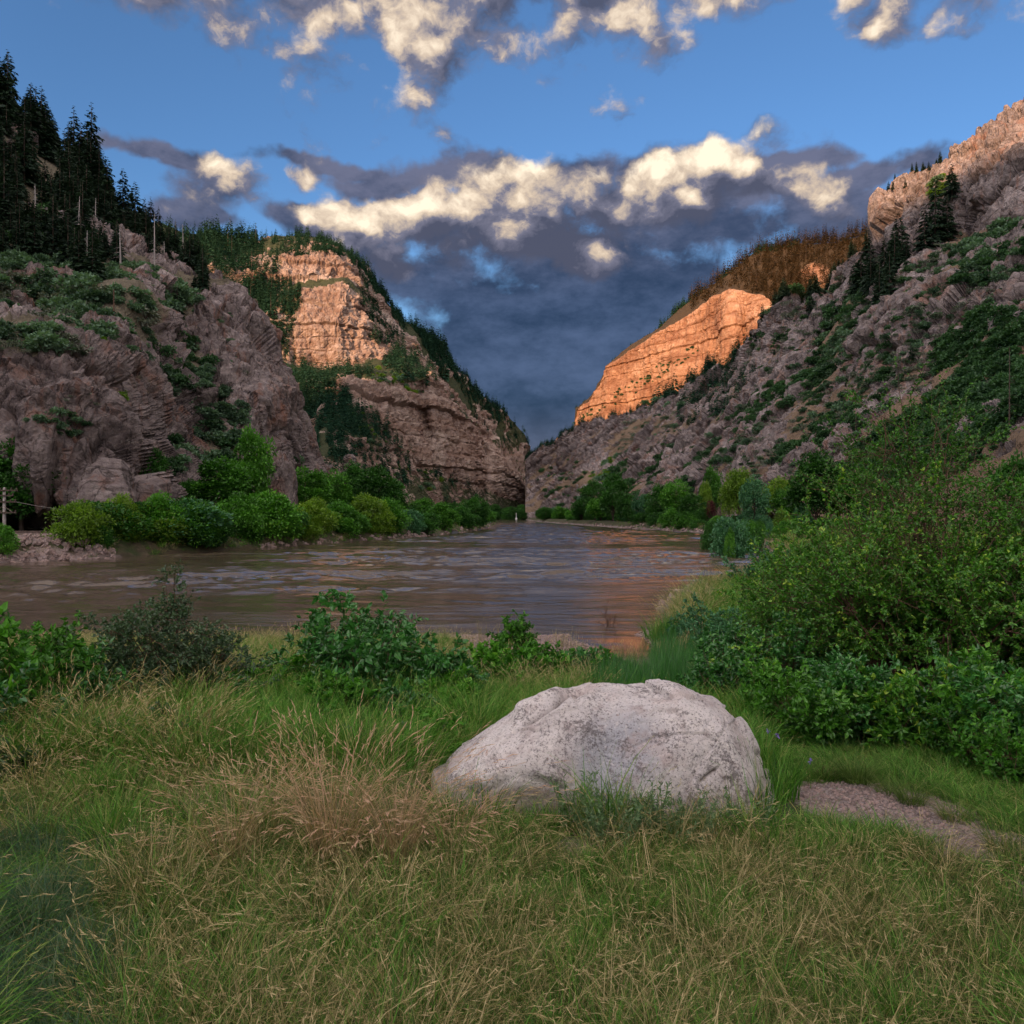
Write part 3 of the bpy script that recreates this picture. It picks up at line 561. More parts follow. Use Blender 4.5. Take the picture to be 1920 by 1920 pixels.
def crownpts(q, rx, ry, rz, zc, nl, n, lr=(.28, .5), low=-.45):
    th = q.uniform(0, 2*math.pi, nl); cz = q.uniform(low, 1, nl); rr = np.sqrt(np.clip(1-cz**2, 0, 1))*q.uniform(.45, .9, nl)
    c = np.stack([rr*np.cos(th), rr*np.sin(th), cz*.75], 1); c = np.concatenate([c, [[0,0,.1]]])
    lrad = q.uniform(*lr, len(c)); k = q.integers(0, len(c), n); d = unit(q.normal(size=(n, 3))); d[:, 2] = np.abs(d[:, 2])*np.where(q.random(n) < .75, 1, -1)
    f = q.uniform(.45, 1.08, n)**.6; p = c[k]+d*(lrad[k]*f)[:, None]; p *= np.array([rx, ry, rz]); p[:, 2] += zc
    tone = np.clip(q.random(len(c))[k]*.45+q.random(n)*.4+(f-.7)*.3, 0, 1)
    return p, unit(d+q.normal(size=(n, 3))*.55+np.array([0,0,.12])), tone, c*np.array([rx, ry, rz])+np.array([0,0,zc])
def broadtree(seed, h, rx, mat, n=5200, size=.30, nl=20, trunk=True, low=-.6, crown0=.12, tw=.62):
    q = np.random.default_rng(seed); rz = h*(1-crown0)*.52; zc = h*crown0+rz*.92
    p, d, tone, c = crownpts(q, rx, rx*q.uniform(.85,1.1), rz, zc, nl, n, lr=(.13, .40), low=low)
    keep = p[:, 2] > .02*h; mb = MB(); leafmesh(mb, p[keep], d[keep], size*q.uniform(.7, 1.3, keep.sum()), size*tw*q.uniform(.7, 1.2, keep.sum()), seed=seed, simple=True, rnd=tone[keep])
    tk = MB(); 
    if trunk:
        tk.tube([(0,0,-.8),(.03*h,0,h*.2),(0,.03*h,h*.5),(0,0,h*.75)], [h*.028, h*.02, h*.012, h*.004], 7)
        for k in range(min(9, len(c))): tk.tube([(0,.01*h,h*(.12+.04*k)), tuple((c[k]*.6+np.array([0,0,h*.12]))), tuple(c[k])], [h*.012, h*.007, h*.002], 5)
    else:
        for k in range(min(14, len(c))): tk.tube([(.1*math.cos(k),.1*math.sin(k),-.3), tuple(c[k]*np.array([.4,.4,.5])), tuple(c[k])], [h*.012, h*.007, h*.002], 5)
    return tk.mesh('trunk' if trunk else 'stems', M['bark'], True), mb.mesh('crown', M[mat])
def dome(seed, mat, n=420, size=.34, nl=9):
    q = np.random.default_rng(seed); p, d, tone, c = crownpts(q, 1, 1, .62, .42, nl, n, (.35, .55), -.3)
    keep = p[:, 2] > -.1; mb = MB(); leafmesh(mb, p[keep], d[keep], size*q.uniform(.6, 1.2, keep.sum()), size*.62, seed=seed, simple=True, rnd=tone[keep])
    tk = MB()
    for k in range(5): tk.tube([(0,0,-.3), tuple(c[k]*.5), tuple(c[k])], [.05, .03, .01], 4)
    return tk.mesh('stems', M['bark']), mb.mesh('foliage', M[mat])
def snag(seed, h=17, m_='deadwood', rs=1.):
    q = np.random.default_rng(seed); a = MB(); lean = q.normal(size=2)*.02*h
    a.tube([(0,0,-1),(lean[0]*.5,lean[1]*.5,h*.5),(lean[0],lean[1],h)], [.2*rs,.13*rs,.03], 6); b = MB()
    for k in range(26):
        z = h*q.uniform(.22, .98); t_ = q.uniform(0, 6.28); l = (1-z/h)*1.6+.3; o_ = np.array([lean[0]*z/h, lean[1]*z/h, z])
        b.tube([o_, o_+np.array([math.cos(t_)*l*.6, math.sin(t_)*l*.6, -.1*l]), o_+np.array([math.cos(t_)*l, math.sin(t_)*l, -.35*l])], [.035,.02,.008], 3)
    return a.mesh('trunk', M[m_], True), b.mesh('branches', M[m_])

def grow(q, H, Rr, nstem, n1, n2, lean=.9, l1=.34, l2=.17, spread=.12):
    """branching stems of a shrub: returns polylines by level"""
    S = []; B1 = []; B2 = []
    for i in range(nstem):
        a = q.uniform(0, 6.283); rr = Rr*math.sqrt(q.random())*lean; hz = H*(q.uniform(.55, 1.0))*math.sqrt(max(.12, 1-(rr/Rr)**2*.72))
        b = np.array([math.cos(a), math.sin(a), 0])*spread*Rr*q.random(); e = np.array([math.cos(a)*rr, math.sin(a)*rr, hz]); mid = lerp(b, e, .5)+np.array([0, 0, H*.08])+q.normal(size=3)*H*.035
        t_ = np.linspace(0, 1, 7)[:, None]; pl = b*(1-t_)**2+2*mid*t_*(1-t_)+e*t_**2+q.normal(size=(7, 3))*H*.008; S.append(pl)
        for j in range(n1):
            f = q.uniform(.25, 1); o_ = pl[min(5, int(f*6))]; d = unit(np.array([o_[0], o_[1], 0])/(Rr+1e-6)*.8+q.normal(size=3)*.75+np.array([0,0,.45])); ln = H*l1*q.uniform(.5, 1.1)
            t2 = np.linspace(0, 1, 5)[:, None]; p1 = o_+d*ln*t2+np.array([0,0,-.12*ln])*t2**2+q.normal(size=(5, 3))*ln*.03; B1.append(p1)
            for k in range(n2):
                o2 = p1[q.integers(1, 5)]; d2 = unit(d+q.normal(size=3)*.8+np.array([0,0,.25])); l_ = H*l2*q.uniform(.5, 1.1); B2.append(o2+d2*l_*np.linspace(0, 1, 4)[:, None]+q.normal(size=(4, 3))*l_*.04)
    return S, B1, B2
def fgshrub(name, label, seed, loc, H, Rr, nstem, n1, n2, per, leafL, leafW, mat, stemmat, sq=1.0, jit=.02, r0=.012, group=None, nparts=0, lean=.9, l1=.34, l2=.17, spread=.12, cat='shrub', tips=True, low=0.0):
    q = np.random.default_rng(seed); S, B1, B2 = grow(q, H, Rr, nstem, n1, n2, lean, l1, l2, spread)
    root = thing(name, label, cat, loc, 0, 1, group)
    st = MB()
    for pl in S: pl[:, 1] *= sq; st.tube(pl, np.linspace(r0, r0*.2, 7), 5)
    for pl in B1: pl[:, 1] *= sq; st.tube(pl, np.linspace(r0*.3, r0*.12, 5), 3)
    for pl in B2: pl[:, 1] *= sq; st.tube(pl, np.linspace(r0*.13, r0*.07, 4), 3)
    st.obj('stems', M[stemmat], root)
    T = np.array(B2); n = len(T)*per; k = q.integers(0, len(T), n); f = q.random(n)**.8; i = np.minimum((f*3).astype(int), 2)
    pos = lerp(T[k, i], T[k, i+1], (f*3-i)[:, None]); ax = unit(T[k, 3]-T[k, 0]); d = unit(ax*.7+q.normal(size=(n, 3))*.75)
    hz = np.clip(pos[:, 2]/H, 0, 1); tone = np.clip(q.random(n)*.55+q.random(len(T))[k]*.25+(f*.12 if tips else 0)+hz*.12*(1 if tips else 0), 0, 1)
    keep = pos[:, 2] > low*H+.03; pos, d, tone = pos[keep], d[keep], tone[keep]
    L = leafL*q.uniform(.6, 1.25, len(pos)); W = leafW*q.uniform(.7, 1.15, len(pos))
    if nparts:                                          # the outermost broad leaves one by one
        sc_ = -pos[:, 1]*1.0+pos[:, 2]*.8+L*12+q.random(len(pos))*.25; pick = np.argsort(-sc_)[:nparts]; rest = np.ones(len(pos), bool); rest[pick] = False
        lm = MB(); leafmesh(lm, np.zeros((1,3)), np.array([[0,1.,.05]]), 1., leafW/leafL, seed=3, rnd=np.array([.75])); me = lm.mesh('leaf', M[mat])
        for i_ in pick:
            o_ = link('leaf', me, root, tuple(pos[i_]), 0, L[i_]*1.15); dd = Vector(d[i_]); o_.rotation_euler = dd.to_track_quat('Y', 'Z').to_euler()
        pos, d, tone, L, W = pos[rest], d[rest], tone[rest], L[rest], W[rest]
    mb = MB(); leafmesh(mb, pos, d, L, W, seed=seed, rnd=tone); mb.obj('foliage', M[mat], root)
    return root

def blades(q, n, h, spread, lean, w_, droop=.5, head=0, headL=.08, seg=5, twist=1., rnd=None):
    """grass: n curved tapering blades; head = share that carries a seed plume"""
    mb = MB(); a = q.uniform(0, 6.283, n); r_ = spread*np.sqrt(q.random(n)); b = np.stack([r_*np.cos(a), r_*np.sin(a), -.02+0*a], 1)
    az_ = a+q.normal(size=n)*.9; ln = h*q.uniform(.45, 1.1, n); le = lean*q.uniform(.2, 1.2, n); dr = droop*q.uniform(.2, 1.3, n)
    o_ = np.stack([np.cos(az_), np.sin(az_), 0*a], 1); s_ = np.stack([-np.sin(az_+q.normal(size=n)*twist), np.cos(az_+q.normal(size=n)*twist), 0*a], 1)
    t_ = np.linspace(0, 1, seg)
    ctr = b[:, None]+o_[:, None]*((le[:, None]*t_+dr[:, None]*t_**2.4)*ln[:, None])[..., None]; ctr[..., 2] += ln[:, None]*(t_-.55*dr[:, None]*t_**2.6)
    wd = w_*q.uniform(.6, 1.3, n)[:, None]*np.maximum(1-t_**1.6, .12)[None]
    Vl = ctr-s_[:, None]*wd[..., None]*.5; Vr_ = ctr+s_[:, None]*wd[..., None]*.5
    V = np.stack([Vl, Vr_], 2).reshape(n, seg*2, 3); ii = np.arange(seg-1)*2; F = np.stack([ii, ii+1, ii+3, ii+2], -1)[None]+np.arange(n)[:, None, None]*seg*2
    tn = q.random(n) if rnd is None else rnd(q, n)
    mb.add(V.reshape(-1, 3), F.reshape(-1, 4), np.repeat(tn, seg*2))
    m_ = q.random(n) < head
    if m_.any():
        e = ctr[m_, -1]; d = unit(ctr[m_, -1]-ctr[m_, -2]); c_ = m_.sum()
        for k in range(6):
            pp = e-d*headL*(k*.17)[..., None] if False else e-d*(headL*k*.18)
            leafmesh(mb, pp, unit(d+q.normal(size=(c_, 3))*.16), headL*.34, headL*.042, seed=k, simple=True, rnd=np.clip(.8+.2*q.random(c_), 0, 1))
    return mb

def stuff(name, label, cat, pts, scl, rz, srcs, which, tilt=None):
    """one object of things nobody could count: instances of the source meshes on points"""
    pts = np.asarray(pts, float); n = len(pts); me = bpy.data.meshes.new(name); me.vertices.add(n); me.vertices.foreach_set('co', pts.astype(np.float32).ravel())
    scl = np.asarray(scl, float); scl = np.repeat(scl[:, None], 3, 1) if scl.ndim == 1 else scl
    rot = np.zeros((n, 3)); rot[:, 2] = rz
    if tilt is not None: rot[:, :2] = tilt
    for nm, a in (('i_s', scl), ('i_r', rot)):
        at = me.attributes.new(nm, 'FLOAT_VECTOR', 'POINT'); at.data.foreach_set('vector', a.astype(np.float32).ravel())
    at = me.attributes.new('i_w', 'INT', 'POINT'); at.data.foreach_set('value', np.asarray(which, np.int32))
    ng = bpy.data.node_groups.new(name, 'GeometryNodeTree'); ng.interface.new_socket('Geometry', in_out='INPUT', socket_type='NodeSocketGeometry'); ng.interface.new_socket('Geometry', in_out='OUTPUT', socket_type='NodeSocketGeometry')
    N_, L_ = ng.nodes, ng.links; gi = N_.new('NodeGroupInput'); go = N_.new('NodeGroupOutput'); jn = N_.new('GeometryNodeJoinGeometry')
    def at_(nm, ty): k = N_.new('GeometryNodeInputNamedAttribute'); k.data_type = ty; k.inputs['Name'].default_value = nm; return k.outputs['Attribute']
    S_ = at_('i_s', 'FLOAT_VECTOR'); R_ = at_('i_r', 'FLOAT_VECTOR'); W_ = at_('i_w', 'INT')
    for i, s_ in enumerate(srcs):
        oi = N_.new('GeometryNodeObjectInfo'); oi.inputs['Object'].default_value = s_; oi.inputs['As Instance'].default_value = True; oi.transform_space = 'ORIGINAL'
        cp = N_.new('FunctionNodeCompare'); cp.data_type = 'INT'; cp.operation = 'EQUAL'; L_.new(W_, cp.inputs[2]); cp.inputs[3].default_value = i
        ip = N_.new('GeometryNodeInstanceOnPoints'); L_.new(gi.outputs[0], ip.inputs['Points']); L_.new(cp.outputs[0], ip.inputs['Selection']); L_.new(oi.outputs['Geometry'], ip.inputs['Instance'])
        er = N_.new('FunctionNodeEulerToRotation'); L_.new(R_, er.inputs[0]); L_.new(er.outputs[0], ip.inputs['Rotation']); L_.new(S_, ip.inputs['Scale']); L_.new(ip.outputs[0], jn.inputs[0])
    L_.new(jn.outputs[0], go.inputs[0])
    o_ = link(name, me); md = o_.modifiers.new('scatter', 'NODES'); md.node_group = ng
    return tag(o_, label, cat, None, 'stuff')

# ---------------------------------------------------------------- hillside trees and scrub
REG = []                                                # every hillside plant: kind, variant, place, scale, size in the picture, label, group
def reg(kind, var, p, s_, pxs, label, name, grp, dy=0): REG.append((kind, var, np.array(p)-np.array([0,0,dy]), s_, pxs, label, name, grp))
CH = 16.0
def trees(sheet, n, cu, cv, ru, rv, rot, hpx, label, grp, var=(0, 1, 2, 3), cmax=.85, kind='conifer', seed=0, box=False, mat=0, sp=0.0):
    q = np.random.default_rng(abs(seed+int(cu*7+cv*13))); c, s_ = math.cos(R(rot)), math.sin(R(rot))
    for _ in range(n):
        a, b = (q.uniform(-1, 1), q.uniform(-1, 1)) if box else (lambda r_, t_: (r_*math.cos(t_), r_*math.sin(t_)))(math.sqrt(q.random()), q.uniform(0, 6.283))
        u = cu+a*ru*c-b*rv*s_; v = cv+a*ru*s_+b*rv*c; p, N_, C_, e = sheet.at(u, v)
        if e > 22 or C_ > cmax or N_[2] < -.25: continue
        px = hpx[0]*.75+(hpx[1]-hpx[0]*.75)*q.random()**1.5; h = px/FPX*p[1]; H_ = CH if kind == 'conifer' else 1.0
        reg(kind, int(q.choice(var))+mat, p, (h/H_) if kind == 'conifer' else h*.60, px, label, None, grp, .3 if kind == 'conifer' else .12*h)
def crest(sheet, u0, u1, n, hpx, label, grp, mat=0, drop=(0, 8), seed=5):
    q = np.random.default_rng(abs(seed+int(u0)))
    cl_ = q.uniform(u0, u1, max(6, n//14))
    for _ in range(n):
        j = int(np.clip(np.searchsorted(sheet.u, q.uniform(u0, u1) if q.random() < .4 else q.choice(cl_)+q.normal()*5), 0, len(sheet.u)-1)); i = sheet.P.shape[0]-1-int(q.uniform(*drop)); p = sheet.P[i, j]
        px = hpx[0]*.6+(hpx[1]-hpx[0]*.6)*q.random()**1.4; reg('conifer', int(q.integers(0, 4))+mat, p, px/FPX*p[1]/CH, px, label, None, grp, .6)
one = lambda sheet, u, vb, vt, label, var, grp, cat='conifer': (lambda P_: reg(cat, var, P_[0], (vb-vt)*(1.2 if sheet is Cs else 1)/FPX*P_[0][1]/CH, 900+vb-vt, label, None, grp, .5))(sheet.at(u, vb))
# skyline of the near left hill, one by one
ords = ['leftmost', 'second from the left', 'third from the left', 'fourth from the left', 'fifth from the left', 'sixth from the left', 'seventh from the left']
for i, (u, vb, vt) in enumerate([(199,405,303),(226,420,309),(249,428,335),(265,436,366),(277,440,364),(292,452,382),(304,462,428)]):
    one(A, u, vb, vt, 'conifer against the sky on the near left hill, '+ords[i], i % 4, 'skyline conifers of the near left hill')
L1 = 'black green conifer in the deep shade at the top of the near left hill'; G1 = 'dark forest on the near left hill'
trees(A, 150, 60, 380, 160, 130, 12, (80, 130), L1, G1, cmax=2, box=True)
trees(A, 50, 150, 460, 150, 30, 10, (60, 100), L1, G1, cmax=2)
crest(A, -60, 195, 40, (90, 150), L1, G1, drop=(0, 6))
trees(A, 46, 330, 500, 70, 28, 35, (40, 75), 'dark conifer behind the near left cliff top, beside the dead trunks', 'conifers behind the left cliff top', cmax=2)
trees(A, 10, 320, 640, 18, 45, 0, (45, 70), 'deep green conifer in the gully between the two near left cliffs', 'conifers in the left gully', cmax=2)
# far left mountain
L2 = 'small dark conifer on the wooded crest of the far left mountain'; G2 = 'conifers of the far left crest'
crest(B, 296, 700, 900, (16, 30), L2, G2, 4, (0, 22)); crest(B, 690, 850, 200, (18, 36), L2, G2, 4, (0, 9)); crest(B, 850, 996, 90, (10, 22), L2, G2, 4, (0, 6))
L3 = 'blue green conifer in the forest on the flank of the far left mountain'; G3 = 'forest of the far left flank'
trees(B, 900, 420, 560, 90, 130, -15, (28, 48), L3, G3, mat=4, cmax=2, box=True)
trees(B, 260, 520, 560, 45, 60, 0, (26, 40), L3, G3, mat=4, cmax=.93)
trees(B, 620, 590, 800, 70, 170, -38, (26, 46), L3, G3, mat=4, cmax=.99)
trees(B, 420, 580, 745, 75, 42, 10, (26, 46), L3, G3, mat=4, cmax=2)
trees(B, 420, 690, 850, 60, 100, -40, (20, 36), L3, G3, mat=4, cmax=2)
trees(B, 60, 860, 910, 60, 40, 20, (14, 30), L3, G3, mat=4, cmax=.9)
L4 = 'conifer standing on the tree ledge between the cliff bands of the far left mountain'; G4 = 'trees on the ledges of the far left mountain'
trees(B, 60, 650, 700, 50, 12, 0, (24, 42), L4, G4, mat=4, cmax=.95); trees(B, 160, 780, 690, 65, 26, 12, (24, 44), L4, G4, mat=4, cmax=.97)
trees(B, 60, 690, 545, 20, 60, -12, (20, 36), L4, G4, mat=4, cmax=2); trees(B, 40, 700, 620, 18, 30, 0, (20, 34), L4, G4, mat=4, cmax=2); trees(B, 25, 540, 620, 30, 30, 0, (24, 38), L4, G4, mat=4, cmax=2)
trees(B, 50, 920, 790, 60, 25, 40, (14, 24), L4, G4, mat=4, cmax=2)
trees(B, 260, 720, 590, 34, 70, -25, (16, 30), L4, G4, mat=4, cmax=2); trees(B, 140, 830, 665, 60, 16, 35, (16, 30), L4, G4, mat=4, cmax=2); trees(B, 140, 900, 750, 60, 16, 42, (12, 24), L4, G4, mat=4, cmax=2)
# far right mountain
L5 = 'brownish conifer in the thin wood above the orange cliff of the right mountain'; G5 = 'brown wood above the orange cliff'
trees(Dm, 2600, 1480, 520, 190, 70, -14, (20, 42), L5, G5, mat=8, cmax=.8, box=True)
crest(Dm, 1240, 1500, 230, (13, 24), 'small dark conifer on the crest above the orange cliff', 'crest trees above the orange cliff', 4, (0, 5)); crest(Dm, 1500, 1660, 45, (8, 18), 'small dark conifer on the crest above the orange cliff', 'crest trees above the orange cliff', 4, (0, 3)); crest(Dm, 1060, 1240, 50, (4, 9), 'small dark conifer on the crest above the orange cliff', 'crest trees above the orange cliff', 4, (0, 2))
# right slope
L6 = 'conifer at the foot of the orange cliff on the right'; G6 = 'trees at the foot of the orange cliff'
crest(Cs, 1075, 1300, 150, (14, 24), L6, G6, 4, (0, 9)); crest(Cs, 988, 1078, 420, (9, 17), L6, G6, 4, (0, 46))
crest(Cs, 1225, 1425, 170, (20, 46), L6, G6, 4, (0, 22))
trees(Cs, 200, 1345, 745, 80, 36, -32, (30, 50), L6, G6, mat=4, cmax=2)
crest(Cs, 1430, 1640, 60, (24, 44), 'dark conifer on the skyline of the near right slope', 'skyline conifers of the right slope', 0, (0, 12))
for i, (u, vb, vt) in enumerate([(1569,548,508),(1600,556,500),(1624,550,474),(1641,545,458),(1661,535,450),(1681,520,436),(1694,480,402),(1733,470,392),(1754,455,342),(1776,452,378),(1806,372,312),(1668,560,480),(1648,570,500)]):
    one(Cs, u, vb, vt, 'big dark conifer on upper right slope, '+['first','second','third','fourth','fifth','sixth','seventh','eighth','ninth','tenth','eleventh, highest','twelfth, lowest','thirteenth, low'][i]+' from the left', i % 4, 'big conifers on the upper right slope')
trees(Cs, 60, 1450, 700, 300, 180, -30, (14, 40), 'lone dark conifer on the right canyon slope', 'lone conifers on the right slope', cmax=2)
trees(Cs, 46, 1650, 510, 60, 34, -35, (40, 80), 'dark conifer in the cluster below the topmost right cliff', 'conifer cluster of the right slope', cmax=2)
trees(Cs, 22, 1720, 325, 60, 16, -30, (12, 26), 'small conifer on the rim of the topmost right cliff', 'rim trees of the right cliff', cmax=2)
# scrub
def whereA(u, v, k):
    c = {0: 'grey green scrub bush', 1: 'grey green scrub bush', 2: 'dark green bush', 4: 'bright yellow green bush', 5: 'pale sage bush'}[k]
    w = ('under the black forest' if v < 480 else 'on the green slope below the black forest' if v < 600 and u < 220 else 'just above the left cliff rim' if v < 600 else 'on the green patch left of the gully' if v < 680 and u < 300 else 'in the gully between the left cliffs' if u < 400 and v < 770 else 'low on the near left cliff' if v > 770 else 'on the face of the near left cliff')
    return c+' '+w
def whereC(u, v):
    w = ('in the big dark scrub field of the right slope' if v > 740 and u > 1680 else 'in the scrub band high on the right edge' if u > 1820 else 'in the green gully beside the rocky spur' if 1560 < u < 1600 and v < 700 else 'at the foot of the right slope' if v > 830 and u > 1550 else 'low on the far part of the right slope' if v > 820 else 'high on the right slope among the rocks' if v < 600 else 'in the middle of the right slope')
    return 'dark green scrub bush '+w
S1 = 'grey green scrub bush on the near left hillside'; GS1 = 'scrub on the near left hillside'
for (n, cu, cv, ru, rv, rot, px, var) in [(300,95,575,165,85,10,(12,44),(0,1,5)),(120,275,545,90,40,15,(16,36),(0,1)),(60,50,640,80,30,0,(10,32),(0,1,5)),(50,250,650,85,30,30,(14,30),(0,1)),(110,325,680,40,90,-30,(12,34),(0,2)),(100,385,760,85,40,30,(14,32),(0,1)),
        (6,225,745,24,16,0,(20,30),(4,)),(3,180,640,14,8,0,(14,18),(4,)),(30,130,800,70,24,10,(12,24),(0,2)),(90,350,850,95,50,0,(16,34),(0,2)),(20,150,745,60,16,0,(10,20),(5,)),(70,200,620,180,60,15,(6,18),(5,0)),(60,330,560,60,20,20,(10,20),(5,0)),(26,560,850,22,60,-25,(10,22),(0,2)),(30,460,640,60,80,0,(6,14),(5,0)),(60,120,430,150,40,0,(20,40),(2,))]:
    trees(A, n, cu, cv, ru, rv, rot, px, whereA(cu, cv, var[0]), GS1, var=var, cmax=2, kind='bush')
S2 = 'dark green scrub bush on the right canyon slope'; GS2 = 'scrub on the right canyon slope'
for (n, cu, cv, ru, rv, rot, px, var) in [(520,1800,790,190,62,-28,(12,42),(2,3)),(330,1850,640,110,50,-30,(14,34),(2,3)),(260,1870,480,100,50,-20,(14,30),(2,0)),(300,1580,620,36,110,24,(10,24),(2,0)),(120,1500,735,65,30,-20,(10,22),(2,3)),(90,1580,795,55,22,-20,(12,24),(2,3)),(50,1500,850,50,26,-15,(12,26),(2,)),
        (110,1420,760,60,26,-30,(10,20),(2,3)),(40,1500,520,45,20,-25,(14,28),(2,)),(120,1370,830,70,34,-30,(10,20),(0,2)),(60,1290,890,20,60,30,(10,20),(2,)),(130,1190,900,70,36,-30,(10,20),(2,3)),(50,1120,900,14,50,35,(8,16),(0,4)),(110,1700,560,80,70,-30,(8,18),(2,0)),(40,1770,350,30,18,-20,(10,18),(0,4)),
        (60,1650,850,80,30,-25,(16,36),(2,3)),(60,1780,860,120,30,-20,(16,36),(2,3)),(200,1600,700,140,70,-30,(8,20),(2,0)),(120,1060,900,50,50,0,(6,12),(2,)),(60,1440,640,40,20,0,(8,16),(2,))]:
    trees(Cs, n, cu, cv, ru, rv, rot, px, whereC(cu, cv), GS2, var=var, cmax=1.1, kind='bush')
trees(Cs, 3400, 1540, 730, 430, 200, -28, (5, 17), 'pale sagebrush clump on the right canyon slope', 'sagebrush on the right slope', var=(5, 5, 5, 2, 0), cmax=1.1, kind='bush')
trees(B, 260, 740, 840, 110, 60, 40, (5, 12), 'small bush on the lower far left mountain', 'bushes of the far left mountain', var=(2, 4, 0), cmax=.9, kind='bush')
trees(B, 60, 740, 715, 60, 14, 20, (5, 11), 'small bush on the lower far left mountain', 'bushes of the far left mountain', var=(4, 0), cmax=2, kind='bush')
trees(Dm, 120, 1200, 720, 150, 12, -32, (3, 7), 'tiny bush clinging to the face of the orange cliff', 'bushes on the orange cliff', var=(2,), cmax=2, kind='bush')

CON = [conifer(41+i, CH, 3.1+.35*(i % 3), 28, 10, 6) for i in range(4)] + [conifer(51+i, CH, 2.9+.5*(i % 4), 13, 8, 3, .03, 'pinefar') for i in range(4)] + [conifer(61+i, CH, 2.2+.3*(i % 3), 12, 7, 2, .15, 'pinebrown') for i in range(4)]
BUSH = [dome(71, 'scrub'), dome(72, 'scrub'), dome(73, 'oak'), dome(74, 'oak', 480), dome(75, 'lf_yel'), dome(76, 'sage', 260, .3)]
def place(kind, lib, name, pname, cat, restname, restlabel):
    L = sorted([r_ for r_ in REG if r_[0] == kind], key=lambda r_: -r_[4]); src = {}
    q = np.random.default_rng(9)
    for i, r_ in enumerate(L[:300]):
        s_ = r_[3]; o_ = thing(name, r_[5], cat, tuple(r_[2]), q.uniform(0, 6.28), (s_*q.uniform(.85, 1.2),)*2+(s_,), r_[7])
        a = link(pname[0], lib[r_[1]][0], o_); b = link(pname[1], lib[r_[1]][1], o_); src.setdefault(r_[1], b)
    L = L[300:]
    for k in sorted(set(r_[1] for r_ in L)):
        if k not in src:
            r_ = next(r2 for r2 in L if r2[1] == k); L = [r2 for r2 in L if r2 is not r_]
            o_ = thing(name, r_[5], cat, tuple(r_[2]), 0, r_[3], r_[7]); link(pname[0], lib[k][0], o_); src[k] = link(pname[1], lib[k][1], o_)
    keys = sorted(src); n = len(L); S_ = np.array([r_[3] for r_ in L]); wd = q.uniform(.85, 1.25, n)
    stuff(restname, restlabel, None, np.array([r_[2] for r_ in L]), np.stack([S_*wd, S_*wd, S_], 1), q.uniform(0, 6.28, n), [src[k] for k in keys], [keys.index(r_[1]) for r_ in L])
place('conifer', CON, 'conifer', ('trunk', 'crown'), 'conifer', 'distant_forest', 'distant conifer forest on the ledges, flanks and crests of the far mountains')
place('bush', BUSH, 'hillside_bush', ('stems', 'foliage'), 'bush', 'hillside_scrub', 'low scrub and sagebrush scattered over the canyon slopes')

# dead trunks on the near left hill
for i, (u, vb, vt, lab) in enumerate([(165,520,432,'bright bare trunk standing left of centre above the near left hillside scrub'),(285,515,400,'tallest bright bare trunk, among the dark conifers at the edge of the near left hill'),(64,425,345,'thin pale dead trunk in the black forest at the far left'),
        (145,470,368,'thin grey dead trunk left of the green topped pine'),(178,452,372,'thin grey dead trunk right of the green topped pine'),(226,500,430,'short grey dead trunk between the two bright ones'),(344,475,410,'bare leaning spar on the ridge behind the near left cliff'),(375,530,480,'grey dead tree just above the left cliff top'),(309,505,455,'thin grey dead trunk right of the tallest bright one')]):
    p, _, _, _ = A.at(u, vb); h = (vb-vt)/FPX*p[1]; t_, b_ = snag(80+i, h)
    o_ = thing('dead_tree', lab, 'dead tree', tuple(p), i); link('trunk', t_, o_); link('branches', b_, o_)
for (u, vb, vt, lab) in [(1683,730,610,'grey dead tree on the right rocky spur'),(1603,812,770,'small dark dead tree under the spur on the right slope'),(1893,800,650,'faint grey dead tree in the dark scrub at the right edge'),(1770,450,400,'grey dead tree under the big conifers at upper right')]:
    p, _, _, _ = Cs.at(u, vb); h = (vb-vt)/FPX*p[1]; t_, b_ = snag(int(u), h, 'bark', .6); o_ = thing('dead_tree', lab, 'dead tree', tuple(p), u); link('trunk', t_, o_); link('branches', b_, o_)
# ---------------------------------------------------------------- trees and bushes on the two banks
TREE = {}
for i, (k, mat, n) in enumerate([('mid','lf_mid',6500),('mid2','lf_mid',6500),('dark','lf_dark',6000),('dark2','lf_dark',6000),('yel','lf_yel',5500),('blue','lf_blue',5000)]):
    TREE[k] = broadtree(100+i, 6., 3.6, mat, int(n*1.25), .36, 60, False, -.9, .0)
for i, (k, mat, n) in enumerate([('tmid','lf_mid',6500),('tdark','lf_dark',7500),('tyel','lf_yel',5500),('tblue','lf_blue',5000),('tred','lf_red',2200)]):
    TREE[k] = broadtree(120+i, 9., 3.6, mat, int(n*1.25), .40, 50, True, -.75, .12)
def bank(u, vt, vb, wpx, k, Y, label, group=None, name=None):
    tall = k[0] == 't'; H0 = 9. if tall else 6.; X = (u-CU)/FPX*Y; z = float(gz(np.array([X]), np.array([Y]))[0])
    zb = min(z, CAMZ-(vb-HV)/FPX*Y) if z < 50 else z; top = CAMZ-(vt-HV)/FPX*Y; s_ = (top-zb)/(H0*.98); w_ = wpx/FPX*Y/(7.4 if not tall else 7.2)
    o_ = thing(name or ('tree' if tall else 'riverside_bush'), label, 'tree' if tall else 'bush', (X, Y, zb), (u*1.7) % 6.28, (w_, w_, s_), group)
    link('trunk' if tall else 'stems', TREE[k][0], o_); link('crown' if tall else 'foliage', TREE[k][1], o_)
LB = np.array([(-300, 51), (0, 56.5), (110, 60), (200, 64), (400, 74), (560, 91), (760, 117), (800, 125), (890, 168), (915, 200)], float)
lbY = lambda u: float(np.interp(u, LB[:, 0], LB[:, 1]))
